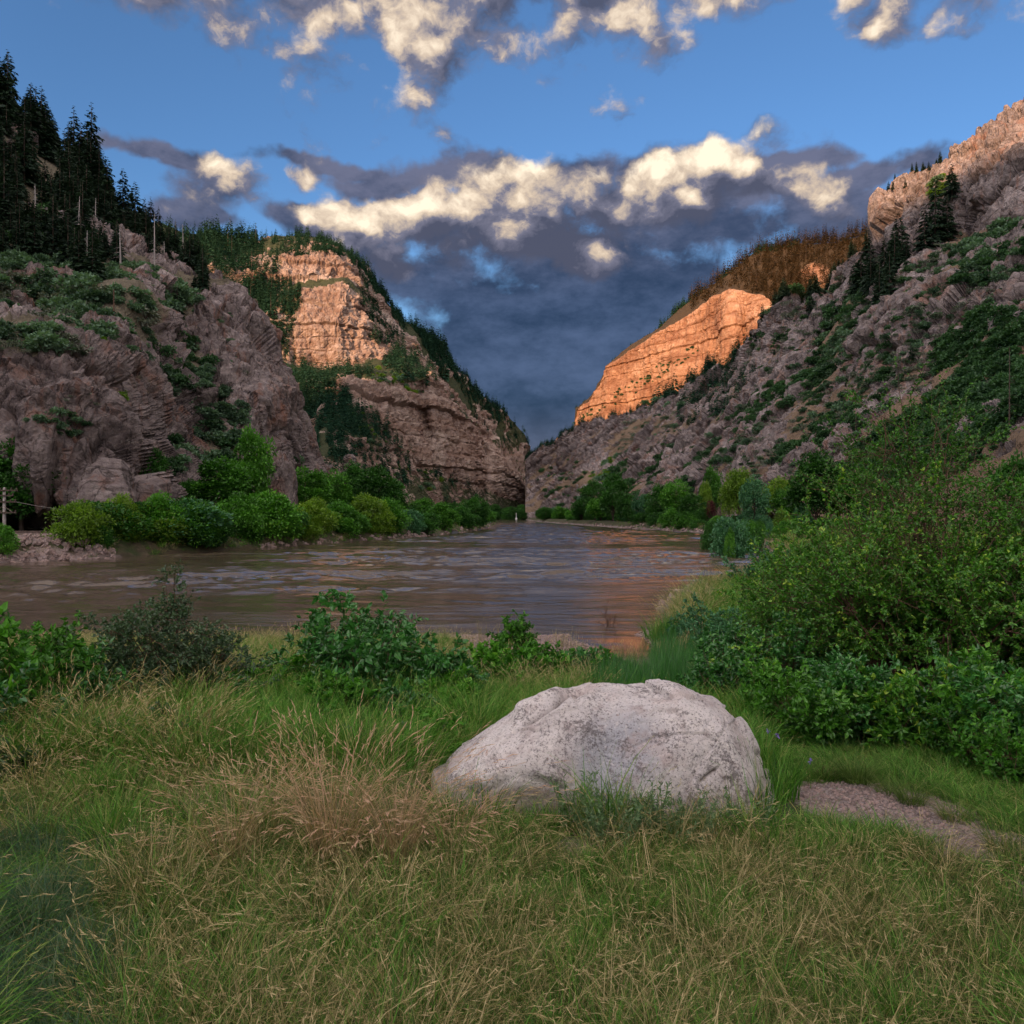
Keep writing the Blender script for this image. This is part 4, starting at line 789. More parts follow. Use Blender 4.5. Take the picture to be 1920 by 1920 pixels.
gL = 'bushes lining the left bank'; gR = 'trees and bushes along the right bank'; gB = 'trees at the foot of the near left cliff'
for (u, vt, w_, k, dy, lab) in [
    (-2,985,62,'mid',1,'bright bush at the left edge of the picture beside the stony railway bank'),
    (146,944,112,'yel',1.5,'light green feathery bush right of the stony railway bank'),
    (226,932,86,'yel',2.5,'yellow green pointed bush between the feathery bush and the big round one'),
    (186,985,70,'dark',.5,'low dark bush overhanging the water left of the big round bush'),
    (300,928,100,'mid',2.5,'tall left half of the big round bush on the left bank'),
    (350,940,130,'mid2',2,'big round blue green bush leaning over the left bank'),
    (400,968,90,'dark',1.5,'dark low bush between the two biggest bushes of the left bank'),
    (445,930,100,'mid2',3,'round bush with pale tips left of the widest bush on the left bank'),
    (500,924,126,'mid',2.5,'widest pale tipped bush on the left bank, below the brown rock block'),
    (548,955,70,'dark2',2,'dark bush in the dip right of the widest bush'),
    (585,938,86,'yel',2.5,'yellowish bush just right of the brown rock block'),
    (636,942,90,'mid',3,'mid green bush below the balanced rock'),
    (690,930,92,'yel',3,'pale yellow green bush, brightest of the left bank, right of the balanced rock'),
    (728,938,84,'mid2',3,'round mid green bush right of the brightest one'),
    (770,958,60,'blue',3,'small bluish bush in the gap before the last rounded bushes'),
    (828,944,70,'mid',4,'rounded bright bush near the downstream end of the left bank'),
    (862,950,54,'dark',6,'dark bush hugging the last tree of the left bank'),
    (890,932,62,'dark2',6,'last dark tree like bush at the tip of the left bank')]:
    Y = lbY(u)+dy-3.0; bank(u, vt, HV+(CAMZ-.3)/Y*FPX, w_, k, Y, lab, gL)
for (u, vt, w_, k, Y, zb, lab) in [
    (40,836,150,'tdark',76,950,'dark spreading tree overhanging the railway at the far left'),
    (112,838,120,'tdark',80,950,'dark spreading tree right of the leftmost overhanging one'),
    (-30,850,110,'tdark',74,950,'dark tree cut by the left edge above the utility pole'),
    (416,862,130,'tmid',98,960,'broad green tree standing against the near left cliff'),
    (468,806,88,'tmid',104,950,'tall green tree left of the brown rock block'),
    (355,905,70,'tdark',96,965,'dark small tree at the foot of the cliff left of the broad green tree'),
    (290,846,52,'tdark',92,925,'small round tree growing on the left cliff foot'),
    (572,880,90,'tmid',118,970,'yellowish green tree with a dead limb right of the brown rock block'),
    (622,884,70,'tmid',135,970,'green tree directly below the balanced rock'),
    (664,872,70,'tdark',140,970,'vivid green tree with rounded top right of the balanced rock'),
    (706,880,92,'tdark',140,970,'biggest vivid green tree behind the left bank bushes'),
    (742,905,56,'tdark',142,970,'green tree at the right shoulder of the biggest vivid tree'),
    (795,935,60,'tmid',165,972,'small tree behind the rounded bright bush'),
    (850,945,60,'tdark',190,972,'dark tree behind the downstream end of the left bank')]:
    bank(u, vt, zb+8, w_, k, Y, lab, gB)
q = np.random.default_rng(3)
for i in range(22):
    u = q.uniform(130, 900); Y = lbY(u)-q.uniform(-1, 2.5); h_ = q.uniform(1.6, 4.6); v0 = HV+(CAMZ-.3)/Y*FPX; bank(u, v0-h_/Y*FPX, v0, h_*q.uniform(1.1, 2.0)/Y*FPX, q.choice(['dark','dark2','mid','yel','mid2','blue']), Y, 'ragged smaller bush wedged between the big ones of the left bank', 'small bushes between the left bank row')
for i in range(34):
    u = q.uniform(560, 915); Y = lbY(u)+q.uniform(6, 40); bank(u, q.uniform(945, 962), 975, q.uniform(30, 60), q.choice(['dark','dark2','mid','mid2']), Y, 'small bush filling the gaps behind the left bank row', 'small bushes behind the left bank row')
for i in range(20):
    u = q.uniform(915, 985); Y = q.uniform(540, 700); bank(u, q.uniform(945, 962), 970, q.uniform(14, 30), q.choice(['dark','dark2','tdark']), Y, 'far dark bush at the bend of the river', 'far bushes at the river bend')
for (u, vt, vb, w_, k, lab) in [
    (1022,952,977,34,'tdark','small dark tree nearest the river bend on the right bank'),(1048,950,978,30,'tmid','small bright tree right of the one nearest the bend'),(1075,956,980,34,'tmid','low tree left of the white roofed shed'),
    (1090,938,979,44,'tdark','dark round tree behind the white roofed shed'),(1128,934,982,54,'tmid','green tree right of the white roofed shed'),(1150,892,983,60,'tdark','tall dark tree with broad top on the right bank'),(1115,905,978,50,'tdark','dark green tree climbing the slope left of the tall broad one'),
    (1178,928,985,44,'tdark','narrow dark tree right of the tall broad one'),(1205,925,986,40,'tblue','blue green tree between two dark ones on the right bank'),(1236,912,986,54,'tdark','dark dense tree in the middle of the right bank'),(1268,902,983,56,'tmid','green tree in front of the grey rock rib'),(1300,928,984,50,'tdark','darker tree right of the rock rib'),
    (1332,878,965,44,'tmid','green tree up on the slope above the pale boulder patch'),(1258,954,998,46,'mid','bright bush at the edge of the right bank, left of a pair'),(1284,962,1000,50,'mid2','bright round bush at the edge of the right bank, right of a pair'),(1232,960,994,40,'dark','dark low bush left of the bright pair on the right bank'),(1200,962,992,44,'dark2','dark low bush on the right bank below the blue green tree'),
    (1333,938,982,22,'tred','small wine red tree beside the rock outcrop on the right bank'),(1322,905,975,26,'tyel','slim light green tree left of the wine red tree'),
    (1385,882,984,70,'tyel','tall yellow green tree right of the rock outcrop'),(1368,905,980,40,'tyel','yellow green tree at the left side of the tall yellow green one'),(1416,896,986,60,'tblue','silvery blue green tree in front of the yellow green one'),
    (1458,898,984,60,'tyel','light green tree left of the dark trunked tree'),(1475,915,986,50,'tmid','bright green tree under the dark trunked tree'),(1530,854,990,104,'tdark','large tree with a visible dark trunk on the right bank'),(1572,905,990,70,'tyel','pale green round tree right of the large dark trunked tree'),
    (1608,880,992,80,'tmid','green tree behind the big foreground shrub'),(1465,955,992,32,'yel','small bright yellow green ball shaped bush in the right meadow'),(1395,963,990,28,'blue','small grey green bush left of the ball shaped one'),(1378,966,992,24,'dark','small dark bush in the right meadow below the yellow green tree'),(1430,968,994,40,'blue','low grey green bush beside the ball shaped one'),
    (1505,945,988,44,'blue','pale greyish bush below the dark trunked tree'),(1660,900,998,90,'dark','dark bush far behind the big foreground shrub'),(1905,858,1010,110,'dark2','big dusky bush cut by the right edge of the picture'),(1960,880,1030,120,'dark','dusky bush outside the right edge'),
    (1345,968,1000,40,'mid','low bush on the right bank under the wine red tree'),(1310,974,1002,40,'dark','low dark bush on the shore right of the bright pair')]:
    Ye = float(np.interp(u, [1010,1090,1160,1200,1290,1345,1408,1440,1470], [370,256,204,189,154,142,128,80,60]))
    Y = Ye+2+min(30, max(0, 995-vb))*1.3 if u < 1408 else max(Ye+2, min((CAMZ-1.6)*FPX/(vb-HV), 420)); bank(u, vt, vb, w_, k, Y, lab, gR)
for i in range(60):
    u = q.uniform(1010, 1330); Y = np.interp(u, [1010,1090,1160,1290,1340], [420,270,215,170,150])+q.uniform(2, 40); bank(u, q.uniform(952, 972), 982, q.uniform(16, 40), q.choice(['dark','dark2','mid','blue']), Y, 'low bush in the green strip along the right bank', 'low bushes of the right bank strip')
for i in range(70):
    u = q.uniform(1330, 1700); Y = q.uniform(48, 130); h = q.uniform(.5, 1.5); v0 = HV+(CAMZ-1.5)/Y*FPX; bank(u, v0-h/Y*FPX, v0, q.uniform(.9, 2.6)*h/Y*FPX, q.choice(['mid','blue','dark','mid2']), Y, 'knee high bush in the meadow of the right bank', 'low bushes in the right meadow')

# ---------------------------------------------------------------- rocks standing on their own
def rockblob(name, label, cat, c, size, seed, mat, parent=None, res=60, amp=.12, rot=0, sq=2.6):
    th = np.linspace(0, 2*math.pi, res*2, endpoint=False); ph = np.linspace(-math.pi/2, math.pi/2, res)
    PH, TH = np.meshgrid(ph, th, indexing='ij'); D_ = np.stack([np.cos(PH)*np.cos(TH), np.cos(PH)*np.sin(TH), np.sin(PH)], -1)
    k = (np.abs(D_)**sq).sum(-1)**(-1/sq); B_ = D_*k[..., None]; S_ = np.array(size); 
    r0, e0 = vor3(B_*1.6+seed, seed); r1, e1 = vor3(B_*4+seed, seed+1)
    dd = 1+amp*(fbm(B_*1.5+seed, 3, seed)*1.2+(r0-.5)*1.1+(r1-.5)*.5-np.exp(-e0*10)*.5+fbm(B_*7, 4, seed+2)*.35)
    Pn = B_*dd[..., None]*S_; ca, sa = math.cos(rot), math.sin(rot); Pn = np.stack([Pn[...,0]*ca-Pn[...,1]*sa, Pn[...,0]*sa+Pn[...,1]*ca, Pn[...,2]], -1)
    i_ = np.arange(PH.size).reshape(PH.shape); j_ = np.roll(i_, -1, 1)
    me = npmesh(name, Pn.reshape(-1, 3), [np.stack([i_[:-1], j_[:-1], j_[1:], i_[1:]], -1).reshape(-1, 4)], mat, {'rock': np.full(PH.size, 1.)})
    o_ = link(name, me, parent, c)
    if label: tag(o_, label, cat)
    return o_
def at_px(u, v, Y): return P(u, v, Y)
rockblob('rock_block', 'rounded brown purple rock block standing between the bushes below the near left cliff', 'rock', at_px(520, 935, 112), (2.7, 3.5, 6.4), 5, M['rock_near'], amp=.13)
rockblob('rock_pinnacle', 'small pale rock pinnacle on the skyline of the near left cliff', 'rock', at_px(411, 530, 184), (1.0, 1.1, 3.0), 8, M['rock_near'], res=30, amp=.3, sq=2)
hd = thing('balanced_rock', 'brown balanced rock stack rising above the left bank bushes', 'rock', at_px(655, 900, 235))
for (dx, dz, sx, sz, nm) in [(-5, 0.5, 5.0, 2.6, 'base_rock'), (5.5, -.5, 4.0, 2.4, 'base_rock'), (0, 2.2, 2.6, 1.4, 'rock_slab'), (.2, 4.0, 2.1, 1.1, 'rock_slab'), (0, 6.1, 1.9, 1.4, 'cap_rock')]:
    rockblob(nm, None, None, (dx, 0, dz), (sx, sx*.8, sz), int(dx*3+dz*7+40), M['rock_near'], hd, res=24, amp=.2)
rockblob('rock_outcrop', 'low brown rock outcrop between the wine red tree and the tall yellow green tree', 'rock', at_px(1352, 950, 190), (5.2, 4, 7.2), 14, M['rock_slope'], amp=.2, res=40, sq=2)

# ---------------------------------------------------------------- railway bank, pole, wire, marker, shed
m, x, o = newmat('grey rubble stone'); p = x.pos(); oi = x.N.new('ShaderNodeObjectInfo').outputs['Random']
c = x.mix(x.noise(p, 2.5, 5, .7), (.16,.12,.11), (.38,.31,.29)); c = x.mix(x.math('MULTIPLY', oi, .5), c, (.30,.20,.17))
principled(x, o, c, .95, x.noise(p, 9, 5, .7), .5, .05); M['stone'] = m
m, x, o = newmat('rusty rail steel'); principled(x, o, x.ramp(x.noise(x.pos(), 6, 3, .6), [(.3, (.06,.045,.04)), (.7, (.16,.12,.10))]), .5); M['rail'] = m
m, x, o = newmat('white painted board'); principled(x, o, x.mix(x.noise(x.pos(), 2, 4, .6), (.62,.62,.60), (.8,.8,.78)), .6); M['white'] = m
ST = rockblob('riprap_stone', 'pale angular stone lying on the water edge below the railway, nearest the lone white stick', 'stone', P(40, 1035, 59), (.28, .22, .17), 3, M['stone'], res=9, amp=.35, sq=2)
pts = []; 
for i in range(2600):
    u = q.uniform(-260, 215); Y = q.uniform(54, 68); X = (u-CU)/FPX*Y; pts.append((X, Y))
pts = np.array(pts); z, s_ = gz(pts[:, 0], pts[:, 1], True); k = (s_ > -.5) & (s_ < 6.5); pts = pts[k]; z = z[k]
stuff('riprap', 'broken pale stones covering the railway bank above the water', None, np.column_stack([pts, z+.02]), q.uniform(.35, 1.25, len(pts)), q.uniform(0, 6.28, len(pts)), [ST], np.zeros(len(pts)), q.uniform(-1, 1, (len(pts), 2)))
pts = []
for i in range(4200):
    j = q.integers(0, len(RIV)); a = RIV[j]; b = RIV[(j+1) % len(RIV)]; f = q.random(); c_ = lerp(a, b, f)+q.normal(size=2)*.9; pts.append(c_)
pts = np.array(pts); z, s_ = gz(pts[:, 0], pts[:, 1], True); k = (s_ > -.25) & (s_ < 1.5) & (pts[:, 0] > -25) & (pts[:, 1] > 27) & (pts[:, 1] < 300); pts = pts[k]; z = z[k]
stuff('shore_rocks', 'brown rocks and cobbles along the shore of the right bank', None, np.column_stack([pts, z]), q.uniform(.3, 1.3, len(pts)), q.uniform(0, 6.28, len(pts)), [ST], np.zeros(len(pts)), q.uniform(-1, 1, (len(pts), 2)))
tr = thing('railway_track', 'railway track on top of the stony bank at the far left', 'railway', (-42, 69.5, 1.60), math.atan2(3, 20))
b = MB(); b.box((0, 0, -.25), (28, 3.4, .6)); b.obj('ballast', M['stone'], tr)
for yy in (-.72, .72):
    b = MB(); b.box((0, yy, .14), (28, .07, .15)); b.box((0, yy, .225), (28, .08, .02)); b.obj('rail', M['rail'], tr)
b = MB(); [b.box((xx, 0, .03), (.25, 2.5, .1)) for xx in np.arange(-13.5, 13.5, .62)]; tag(b.obj('sleepers', M['bark'], tr), kind='stuff')
PX, PY = P(8, 0, 63)[0], 63
po = thing('utility_pole', 'weathered utility pole with crossarms at the left edge above the railway bank', 'utility pole', (PX, PY, 1.3))
b = MB(); b.tube([(0,0,-.5),(0,0,2),(0,0,4.05)], [.13,.12,.10], 8); b.obj('pole', M['deadwood'], po, smooth=True)
for z_, L_ in ((3.85, 2.1), (3.45, 1.5), (2.95, 1.9), (2.1, 1.9)):
    b = MB(); b.box((0, -.14, z_), (L_, .09, .11), .15); ca = b.obj('crossarm', M['bark'], po)
    for xx in np.linspace(-L_*.46, L_*.46, 6):
        if abs(xx) > .15: b = MB(); b.tube([(xx, -.14+xx*.15, z_+.05), (xx, -.14+xx*.15, z_+.18)], [.035, .05], 6); b.obj('insulator', M['rail'], po)
for sx in (-1, 1): b = MB(); b.tube([(sx*.08, -.1, 2.6), (sx*.72, -.1, 2.1)], .03, 4); b.obj('brace', M['rail'], po)
b = MB(); tt = np.linspace(0, 1, 24)[:, None]; a0 = np.array([PX+.9, PY, 4.25]); a1 = np.array(P(330, 962, 74)); b.tube(a0*(1-tt)+a1*tt-np.array([0,0,.5])*(4*tt*(1-tt)), .018, 4)
tag(b.obj('telegraph_wire', M['deadwood']), 'thin slack wire running right from the utility pole', 'wire')
b = MB(); b.tube([P(2, 1058, 55.5), P(13, 1047, 55.2)], [.05, .03], 5); tag(b.obj('driftwood_stick', M['deadwood']), 'pale driftwood stick at the water edge in the lower left bank corner', 'driftwood')
p, _, _, _ = A.at(212, 606); b = MB(); h = 62/FPX*p[1]; b.tube([(0,0,-.6),(0,0,h)], [.12,.08], 6); po2 = b.obj('wooden_post', M['twig'], None, tuple(p)); tag(po2, 'lone thin wooden pole standing in the scrub of the near left hillside', 'pole')
mk = thing('river_marker', 'tiny white marker tower at the water edge of the river bend', 'marker', (P(968, 0, 520)[0], 520, .2))
b = MB(); b.box((0, 0, .7), (1.2, 1.0, 1.2)); b.obj('base', M['white'], mk); b = MB(); b.tube([(0,0,1.4),(0,0,4.6)], [.22,.10], 6); b.obj('mast', M['white'], mk)
sh = thing('shed', 'small shed with a white roof among the far right bank trees', 'shed', (P(1101, 0, 330)[0], 330, 1.2))
b = MB(); b.box((0, 0, .9), (5.4, 3, 1.8)); b.obj('wall', M['bark'], sh); b = MB(); b.add([[-3.2,-2,1.85],[3.2,-2,1.85],[3.2,2,1.85],[-3.2,2,1.85],[-3.2,0,2.7],[3.2,0,2.7]], [[0,1,5,4],[2,3,4,5],[0,3,2,1]]); b.add([[-3.2,-2,1.85],[-3.2,2,1.85],[-3.2,0,2.7]], [[0,2,1]]); b.add([[3.2,-2,1.85],[3.2,2,1.85],[3.2,0,2.7]], [[0,1,2]]); b.obj('roof', M['white'], sh)

# ---------------------------------------------------------------- the big boulder
m, x, o = newmat('speckled granite'); p = x.pos()
n1 = x.noise(p, 1.4, 5, .6); c = x.mix(x.ss(n1, .38, .62), (.60,.56,.55), (.80,.76,.74))
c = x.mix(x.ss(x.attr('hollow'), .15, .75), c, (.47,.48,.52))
c = x.mix(x.ss(x.noise(p, 7, 6, .72), .50, .64, 0, .55), c, (.40,.33,.32))
sn = x.noise(p, 62, 5, .75)
c = x.mix(x.ss(sn, .55, .61, 0, .8), c, (.10,.085,.085)); c = x.mix(x.ss(x.noise(p, 30, 4, .7), .57, .64, 0, .55), c, (.74,.70,.68))
c = x.mix(x.ss(x.noise(p, 5, 5, .8), .66, .70, 0, .7), c, (.42,.20,.09))
c = x.mix(x.ss(x.noise(p, 3, 5, .6), .52, .66, 0, .3), c, (.56,.42,.38))
c = x.mix(x.ss(x.math('MULTIPLY', x.noise(p, 3.2, 6, .7), x.noise(p, 40, 4, .8)), .27, .34, 0, .75), c, (.13,.115,.115)); c = x.mix(x.ss(x.attr('crack'), .2, .9, 0, .7), c, (.13,.105,.09))
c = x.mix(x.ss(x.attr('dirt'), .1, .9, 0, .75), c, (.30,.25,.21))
principled(x, o, c, .88, x.math('ADD', x.noise(p, 14, 10, .75), x.math('MULTIPLY', x.noise(p, 70, 4, .7), .25)), 1.0, .035, .25); M['granite'] = m
SIL = [(818,1506),(826,1470),(835,1445),(850,1424),(900,1384),(960,1350),(1005,1318),(1030,1303),(1060,1299),(1100,1290),(1150,1287),(1185,1290),(1225,1291),(1262,1285),(1285,1295),(1305,1303),(1345,1309),(1368,1335),(1395,1374),(1412,1405),(1424,1445),(1432,1490),(1436,1530)]
YB = 5.75; gx0 = 1.36; xs = np.array([(a-CU)/FPX*YB for a, b_ in SIL]); hs = np.array([CAMZ-(b_-HV)/FPX*YB for a, b_ in SIL])-gx0
nu, nvv = 520, 300
xx = np.linspace(xs[0]-.02, xs[-1]+.02, nu); al = np.linspace(0, math.pi, nvv)       # al: 0 front foot, pi/2 ridge, pi back foot
H_ = np.interp(xx, xs, hs); H_ = np.convolve(np.pad(H_, 6, 'edge'), np.ones(13)/13, 'valid'); H_ = np.maximum(H_, .0)
XX, AL = np.meshgrid(xx, al); HH = np.broadcast_to(H_, XX.shape); end = np.clip(1-np.abs((XX-(xs[0]+xs[-1])/2)/((xs[-1]-xs[0])/2+.03))**3.0, 0, 1)**.5
hz = np.sin(AL)**.62; fy = -np.cos(AL); yd = np.where(fy < 0, .78, .62)*end*np.sign(fy)*np.abs(fy)**.85
Pn = np.stack([XX, YB+yd, gx0-.16+(HH+.16)*hz], -1)
fu = CU+XX/Pn[...,1]*FPX; fv = HV-(Pn[...,2]-CAMZ)/Pn[...,1]*FPX; front = sm(fy, .1, -.15)
N_ = unit(np.cross(np.gradient(Pn, axis=1), np.gradient(Pn, axis=0))); N_ *= np.sign((N_*(Pn-np.array([.2, YB, gx0-.2]))).sum(-1))[..., None]
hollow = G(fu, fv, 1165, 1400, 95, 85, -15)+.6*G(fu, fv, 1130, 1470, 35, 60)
dsp = -.085*G(fu,fv,1165,1395,85,70,-20)-.05*G(fu,fv,1120,1480,30,60,10)+.05*G(fu,fv,1270,1440,70,80)+.06*G(fu,fv,980,1420,90,45,-25)
dsp += .03*G(fu,fv,1060,1330,80,14,-32)
crk = ((fu-985)*.55+(fv-1362)*.83); along = (fu-985)*.83-(fv-1362)*.55
dsp += -.075*np.exp(-((crk-0)/7)**2)*sm(along, -15, 15)*sm(along, 190, 130)+.05*np.exp(-((crk+14)/14)**2)*sm(along, -20, 15)*sm(along, 190, 120)   # ledge with the crack under it
un = fv-(1448+.00065*(fu-960)**2+12*np.sin(fu/27)); dsp += -.06*sm(un, -6, 22)*sm(fu, 840, 880)*sm(fu, 1085, 1040)                                       # undercut at the lower left
c2 = (fu-1335)*.6+(fv-1455)*.8; a2 = (fu-1335)*.8-(fv-1455)*.6; dsp += -.05*np.exp(-(c2/4)**2)*sm(a2, -26, -10)*sm(a2, 34, 20)
crack = (np.exp(-(crk/5)**2)*sm(along, -15, 15)*sm(along, 190, 130)+np.exp(-(c2/3)**2)*sm(a2, -26, -10)*sm(a2, 34, 20))*front; dsp *= front*1.7
Q = Pn*1.0; r0, e0 = vor3(Q*2.3+fbm(Q*2, 2, 3)[..., None]*.4, 5); r1, e1 = vor3(Q*6, 6)
rg = .4+.9*sm(fu, 1180, 1300)
dsp += fbm(Q*2.2, 4, 60)*.045+((r0-.5)*.085+(r1-.5)*.022-np.exp(-e0*9)*.018)*rg+ridged(Q*4.5, 4, 61)*.010+fbm(Q*14, 4, 62)*.010*rg+fbm(Q*40, 3, 63)*.0035
Pn = Pn+N_*dsp[..., None]*end[..., None]**.5
for cx_, cv_, n3, k_ in [(905,1432,(-.42,-.62,.66),.3),(1165,1400,(.06,-.93,.36),.45),(1300,1400,(.30,-.90,.30),.45),(1385,1400,(.80,-.45,.38),.5),(1240,1335,(.1,-.55,.83),.3),(1040,1330,(-.35,-.5,.79),.25),(1010,1440,(-.12,-.88,.46),.35),(1340,1330,(.42,-.2,.88),.7)]:
    n3 = np.array(n3)/np.linalg.norm(n3); jj = np.argmin((fu-cx_)**2+(fv-cv_)**2+1e6*(fy > 0)); c3 = Pn.reshape(-1, 3)[jj]-n3*.012    # split faces
    over = np.maximum(0, ((Pn-c3)*n3).sum(-1)+fbm(Q*5, 3, 70)*.006); Pn = Pn-n3*(over*k_)[..., None]
i_ = np.arange(XX.size).reshape(XX.shape)
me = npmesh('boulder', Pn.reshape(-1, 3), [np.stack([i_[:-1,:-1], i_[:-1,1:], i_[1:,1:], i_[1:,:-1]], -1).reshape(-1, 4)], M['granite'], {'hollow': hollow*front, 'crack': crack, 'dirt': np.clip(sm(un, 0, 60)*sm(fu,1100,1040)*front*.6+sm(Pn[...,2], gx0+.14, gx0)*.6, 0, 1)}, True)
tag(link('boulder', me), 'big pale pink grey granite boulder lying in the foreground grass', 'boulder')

# ---------------------------------------------------------------- foreground shrubs
def foot(u, v): a, b_, c_ = gat(u, v); return (a, b_, c_)
fgshrub('currant_shrub', 'huge rounded shrub with yellow green tips and tangled dark stems filling the right side', 201, foot(1705, 1322), 2.75, 1.9, 44, 10, 7, 24, .050, .032, 'lf_small', 'twig', sq=.9, r0=.022, spread=.22, low=.22, lean=1.0)
fgshrub('currant_shrub', 'taller airy leader of the huge right shrub reaching highest, with yellowish tips', 202, foot(1745, 1310), 4.9, 1.05, 20, 11, 6, 18, .048, .030, 'lf_small', 'twig', r0=.02, spread=.3, low=.45, l1=.22, l2=.12, lean=.95)
fgshrub('currant_shrub', 'left shoulder of the right thicket, dense shrub sprawling toward the river', 203, foot(1545, 1290), 2.15, 1.3, 26, 10, 6, 20, .052, .033, 'lf_small', 'twig', r0=.016, low=.05)
fgshrub('currant_shrub', 'shrub at the right edge of the picture behind the herb clumps', 204, foot(1905, 1330), 2.5, 1.1, 22, 9, 6, 15, .060, .040, 'lf_small', 'twig', r0=.016, low=.1)
fgshrub('dogwood_shrub', 'bluish leaved broad shrub between the boulder and the right thicket', 205, foot(1470, 1330), 1.3, .9, 18, 7, 5, 9, .062, .040, 'lf_broad', 'twig', r0=.01)
fgshrub('dogwood_shrub', 'shiny leaved low shrub right of the vivid sedge, behind the boulder', 206, foot(1400, 1292), 1.15, .9, 16, 7, 5, 9, .070, .046, 'lf_broad', 'twig', r0=.01)
fgshrub('dogwood_shrub', 'small shrub with pale leaves on the bank right of the dark sedge clump', 207, foot(1330, 1215), 1.2, .9, 12, 6, 5, 8, .085, .058, 'lf_blue', 'twig', r0=.01)
fgshrub('willow_shrub', 'isolated leafy sprig leaning over the river at the right bank', 208, foot(1425, 1100), 2.1, 1.5, 9, 6, 5, 7, .16, .10, 'lf_blue', 'twig', r0=.02, low=.2)
fgshrub('dogwood_shrub', 'tallest broad leaved dogwood in the middle of the near bank', 211, foot(688, 1335), 1.38, .85, 20, 7, 5, 9, .085, .050, 'lf_broad', 'twig', r0=.010, nparts=110)
fgshrub('dogwood_shrub', 'lower dogwood at the right side of the tallest one', 212, foot(815, 1335), .78, .55, 14, 6, 5, 8, .072, .042, 'lf_broad', 'twig', r0=.008, nparts=50)
fgshrub('dogwood_shrub', 'low light green dogwood at the left side of the tallest one', 213, foot(560, 1310), .60, .55, 12, 6, 4, 8, .085, .052, 'lf_mid', 'twig', r0=.008, nparts=40)
fgshrub('rose_shrub', 'sparse dusky shrub with spiky top against the river, left of centre', 214, foot(318, 1345), 1.25, .85, 20, 9, 6, 14, .042, .027, 'lf_dusk', 'twig', r0=.011, lean=1.0, l1=.30)
fgshrub('rose_shrub', 'tall thin central leader of the sparse dusky shrub', 215, foot(325, 1340), 1.6, .25, 6, 8, 6, 9, .036, .022, 'lf_dusk', 'twig', r0=.011, l1=.14, l2=.10)
fgshrub('broadleaf_bush', 'bright broad leaved bush cut by the left edge', 216, foot(15, 1400), .98, .62, 16, 7, 5, 8, .080, .045, 'lf_mid', 'twig', r0=.009, nparts=90)
fgshrub('broadleaf_bush', 'dark broad leaved bush below the bright one at the left edge', 217, foot(-60, 1420), .9, .7, 12, 6, 5, 8, .080, .045, 'lf_broad', 'twig', r0=.009)
for i, (u, v, h, r_, lab) in enumerate([(905,1300,.62,.5,'low leafy bush right of the dogwood, nearest to it'),(965,1285,.70,.5,'leafy bush behind the left shoulder of the boulder'),(1030,1290,.68,.55,'leafy bush directly behind the boulder with glossy leaves'),(1095,1285,.62,.5,'leafy bush behind the top of the boulder'),(960,1235,.95,.35,'upright leafy sprig rising before the pale gravel'),(1150,1288,.5,.4,'low leafy bush behind the boulder beside the vivid sedge')]):
    fgshrub('leafy_bush', lab, 220+i, foot(u, v), h, r_, 12, 6, 4, 8, .080, .048, 'lf_mid' if i != 3 else 'lf_broad', 'twig', r0=.006, nparts=30, group='leafy bushes behind the boulder', cat='bush')
fgshrub('bare_twig_bush', 'leafless reddish twig bush standing at the water edge right of centre', 231, foot(1143, 1186), 1.15, .42, 12, 6, 4, 0, .01, .01, 'lf_dusk', 'twig', r0=.012) if False else None
q = np.random.default_rng(231); S_, B1, B2 = grow(q, 1.0, .40, 10, 5, 3, .9, .3, .15, .1); tb = MB()
for pl in S_: tb.tube(pl, np.linspace(.009, .004, 7), 4)
for pl in B1+B2: tb.tube(pl, .003, 3)
tag(tb.obj('bare_twig_bush', M['twig'], None, foot(1143, 1192)), 'leafless reddish twig bush at the water edge right of centre', 'bush')
tw = MB(); q = np.random.default_rng(77); cx = np.array(foot(1760, 1400))
for k in range(9):
    a = cx+np.array([q.uniform(-.9, .7), q.uniform(-.1, .7), q.uniform(.02, .25)]); d_ = np.array([q.normal(), q.normal()*.4, q.uniform(0, .8)]); tw.tube([a, a+d_*.2+q.normal(size=3)*.02, a+d_*.38+q.normal(size=3)*.04], [.005, .004, .0015], 4)
tag(tw.obj('dead_branches', M['twig']), 'few dead branches lying under the huge right shrub', 'branches')
for i, (u, v, h, r_, lab) in enumerate([(1830,1440,.55,.45,'pale green leafy herb clump at lower right under the big shrub'),(1900,1480,.5,.45,'leafy clump at the right edge above the gravel path'),(1890,1300,.95,.4,'bright leaved sapling at the right edge')]):
    fgshrub('herb_clump', lab, 240+i, foot(u, v), h, r_, 12, 6, 4, 8, .045, .028, 'lf_mid', 'twig', r0=.005, cat='plant')
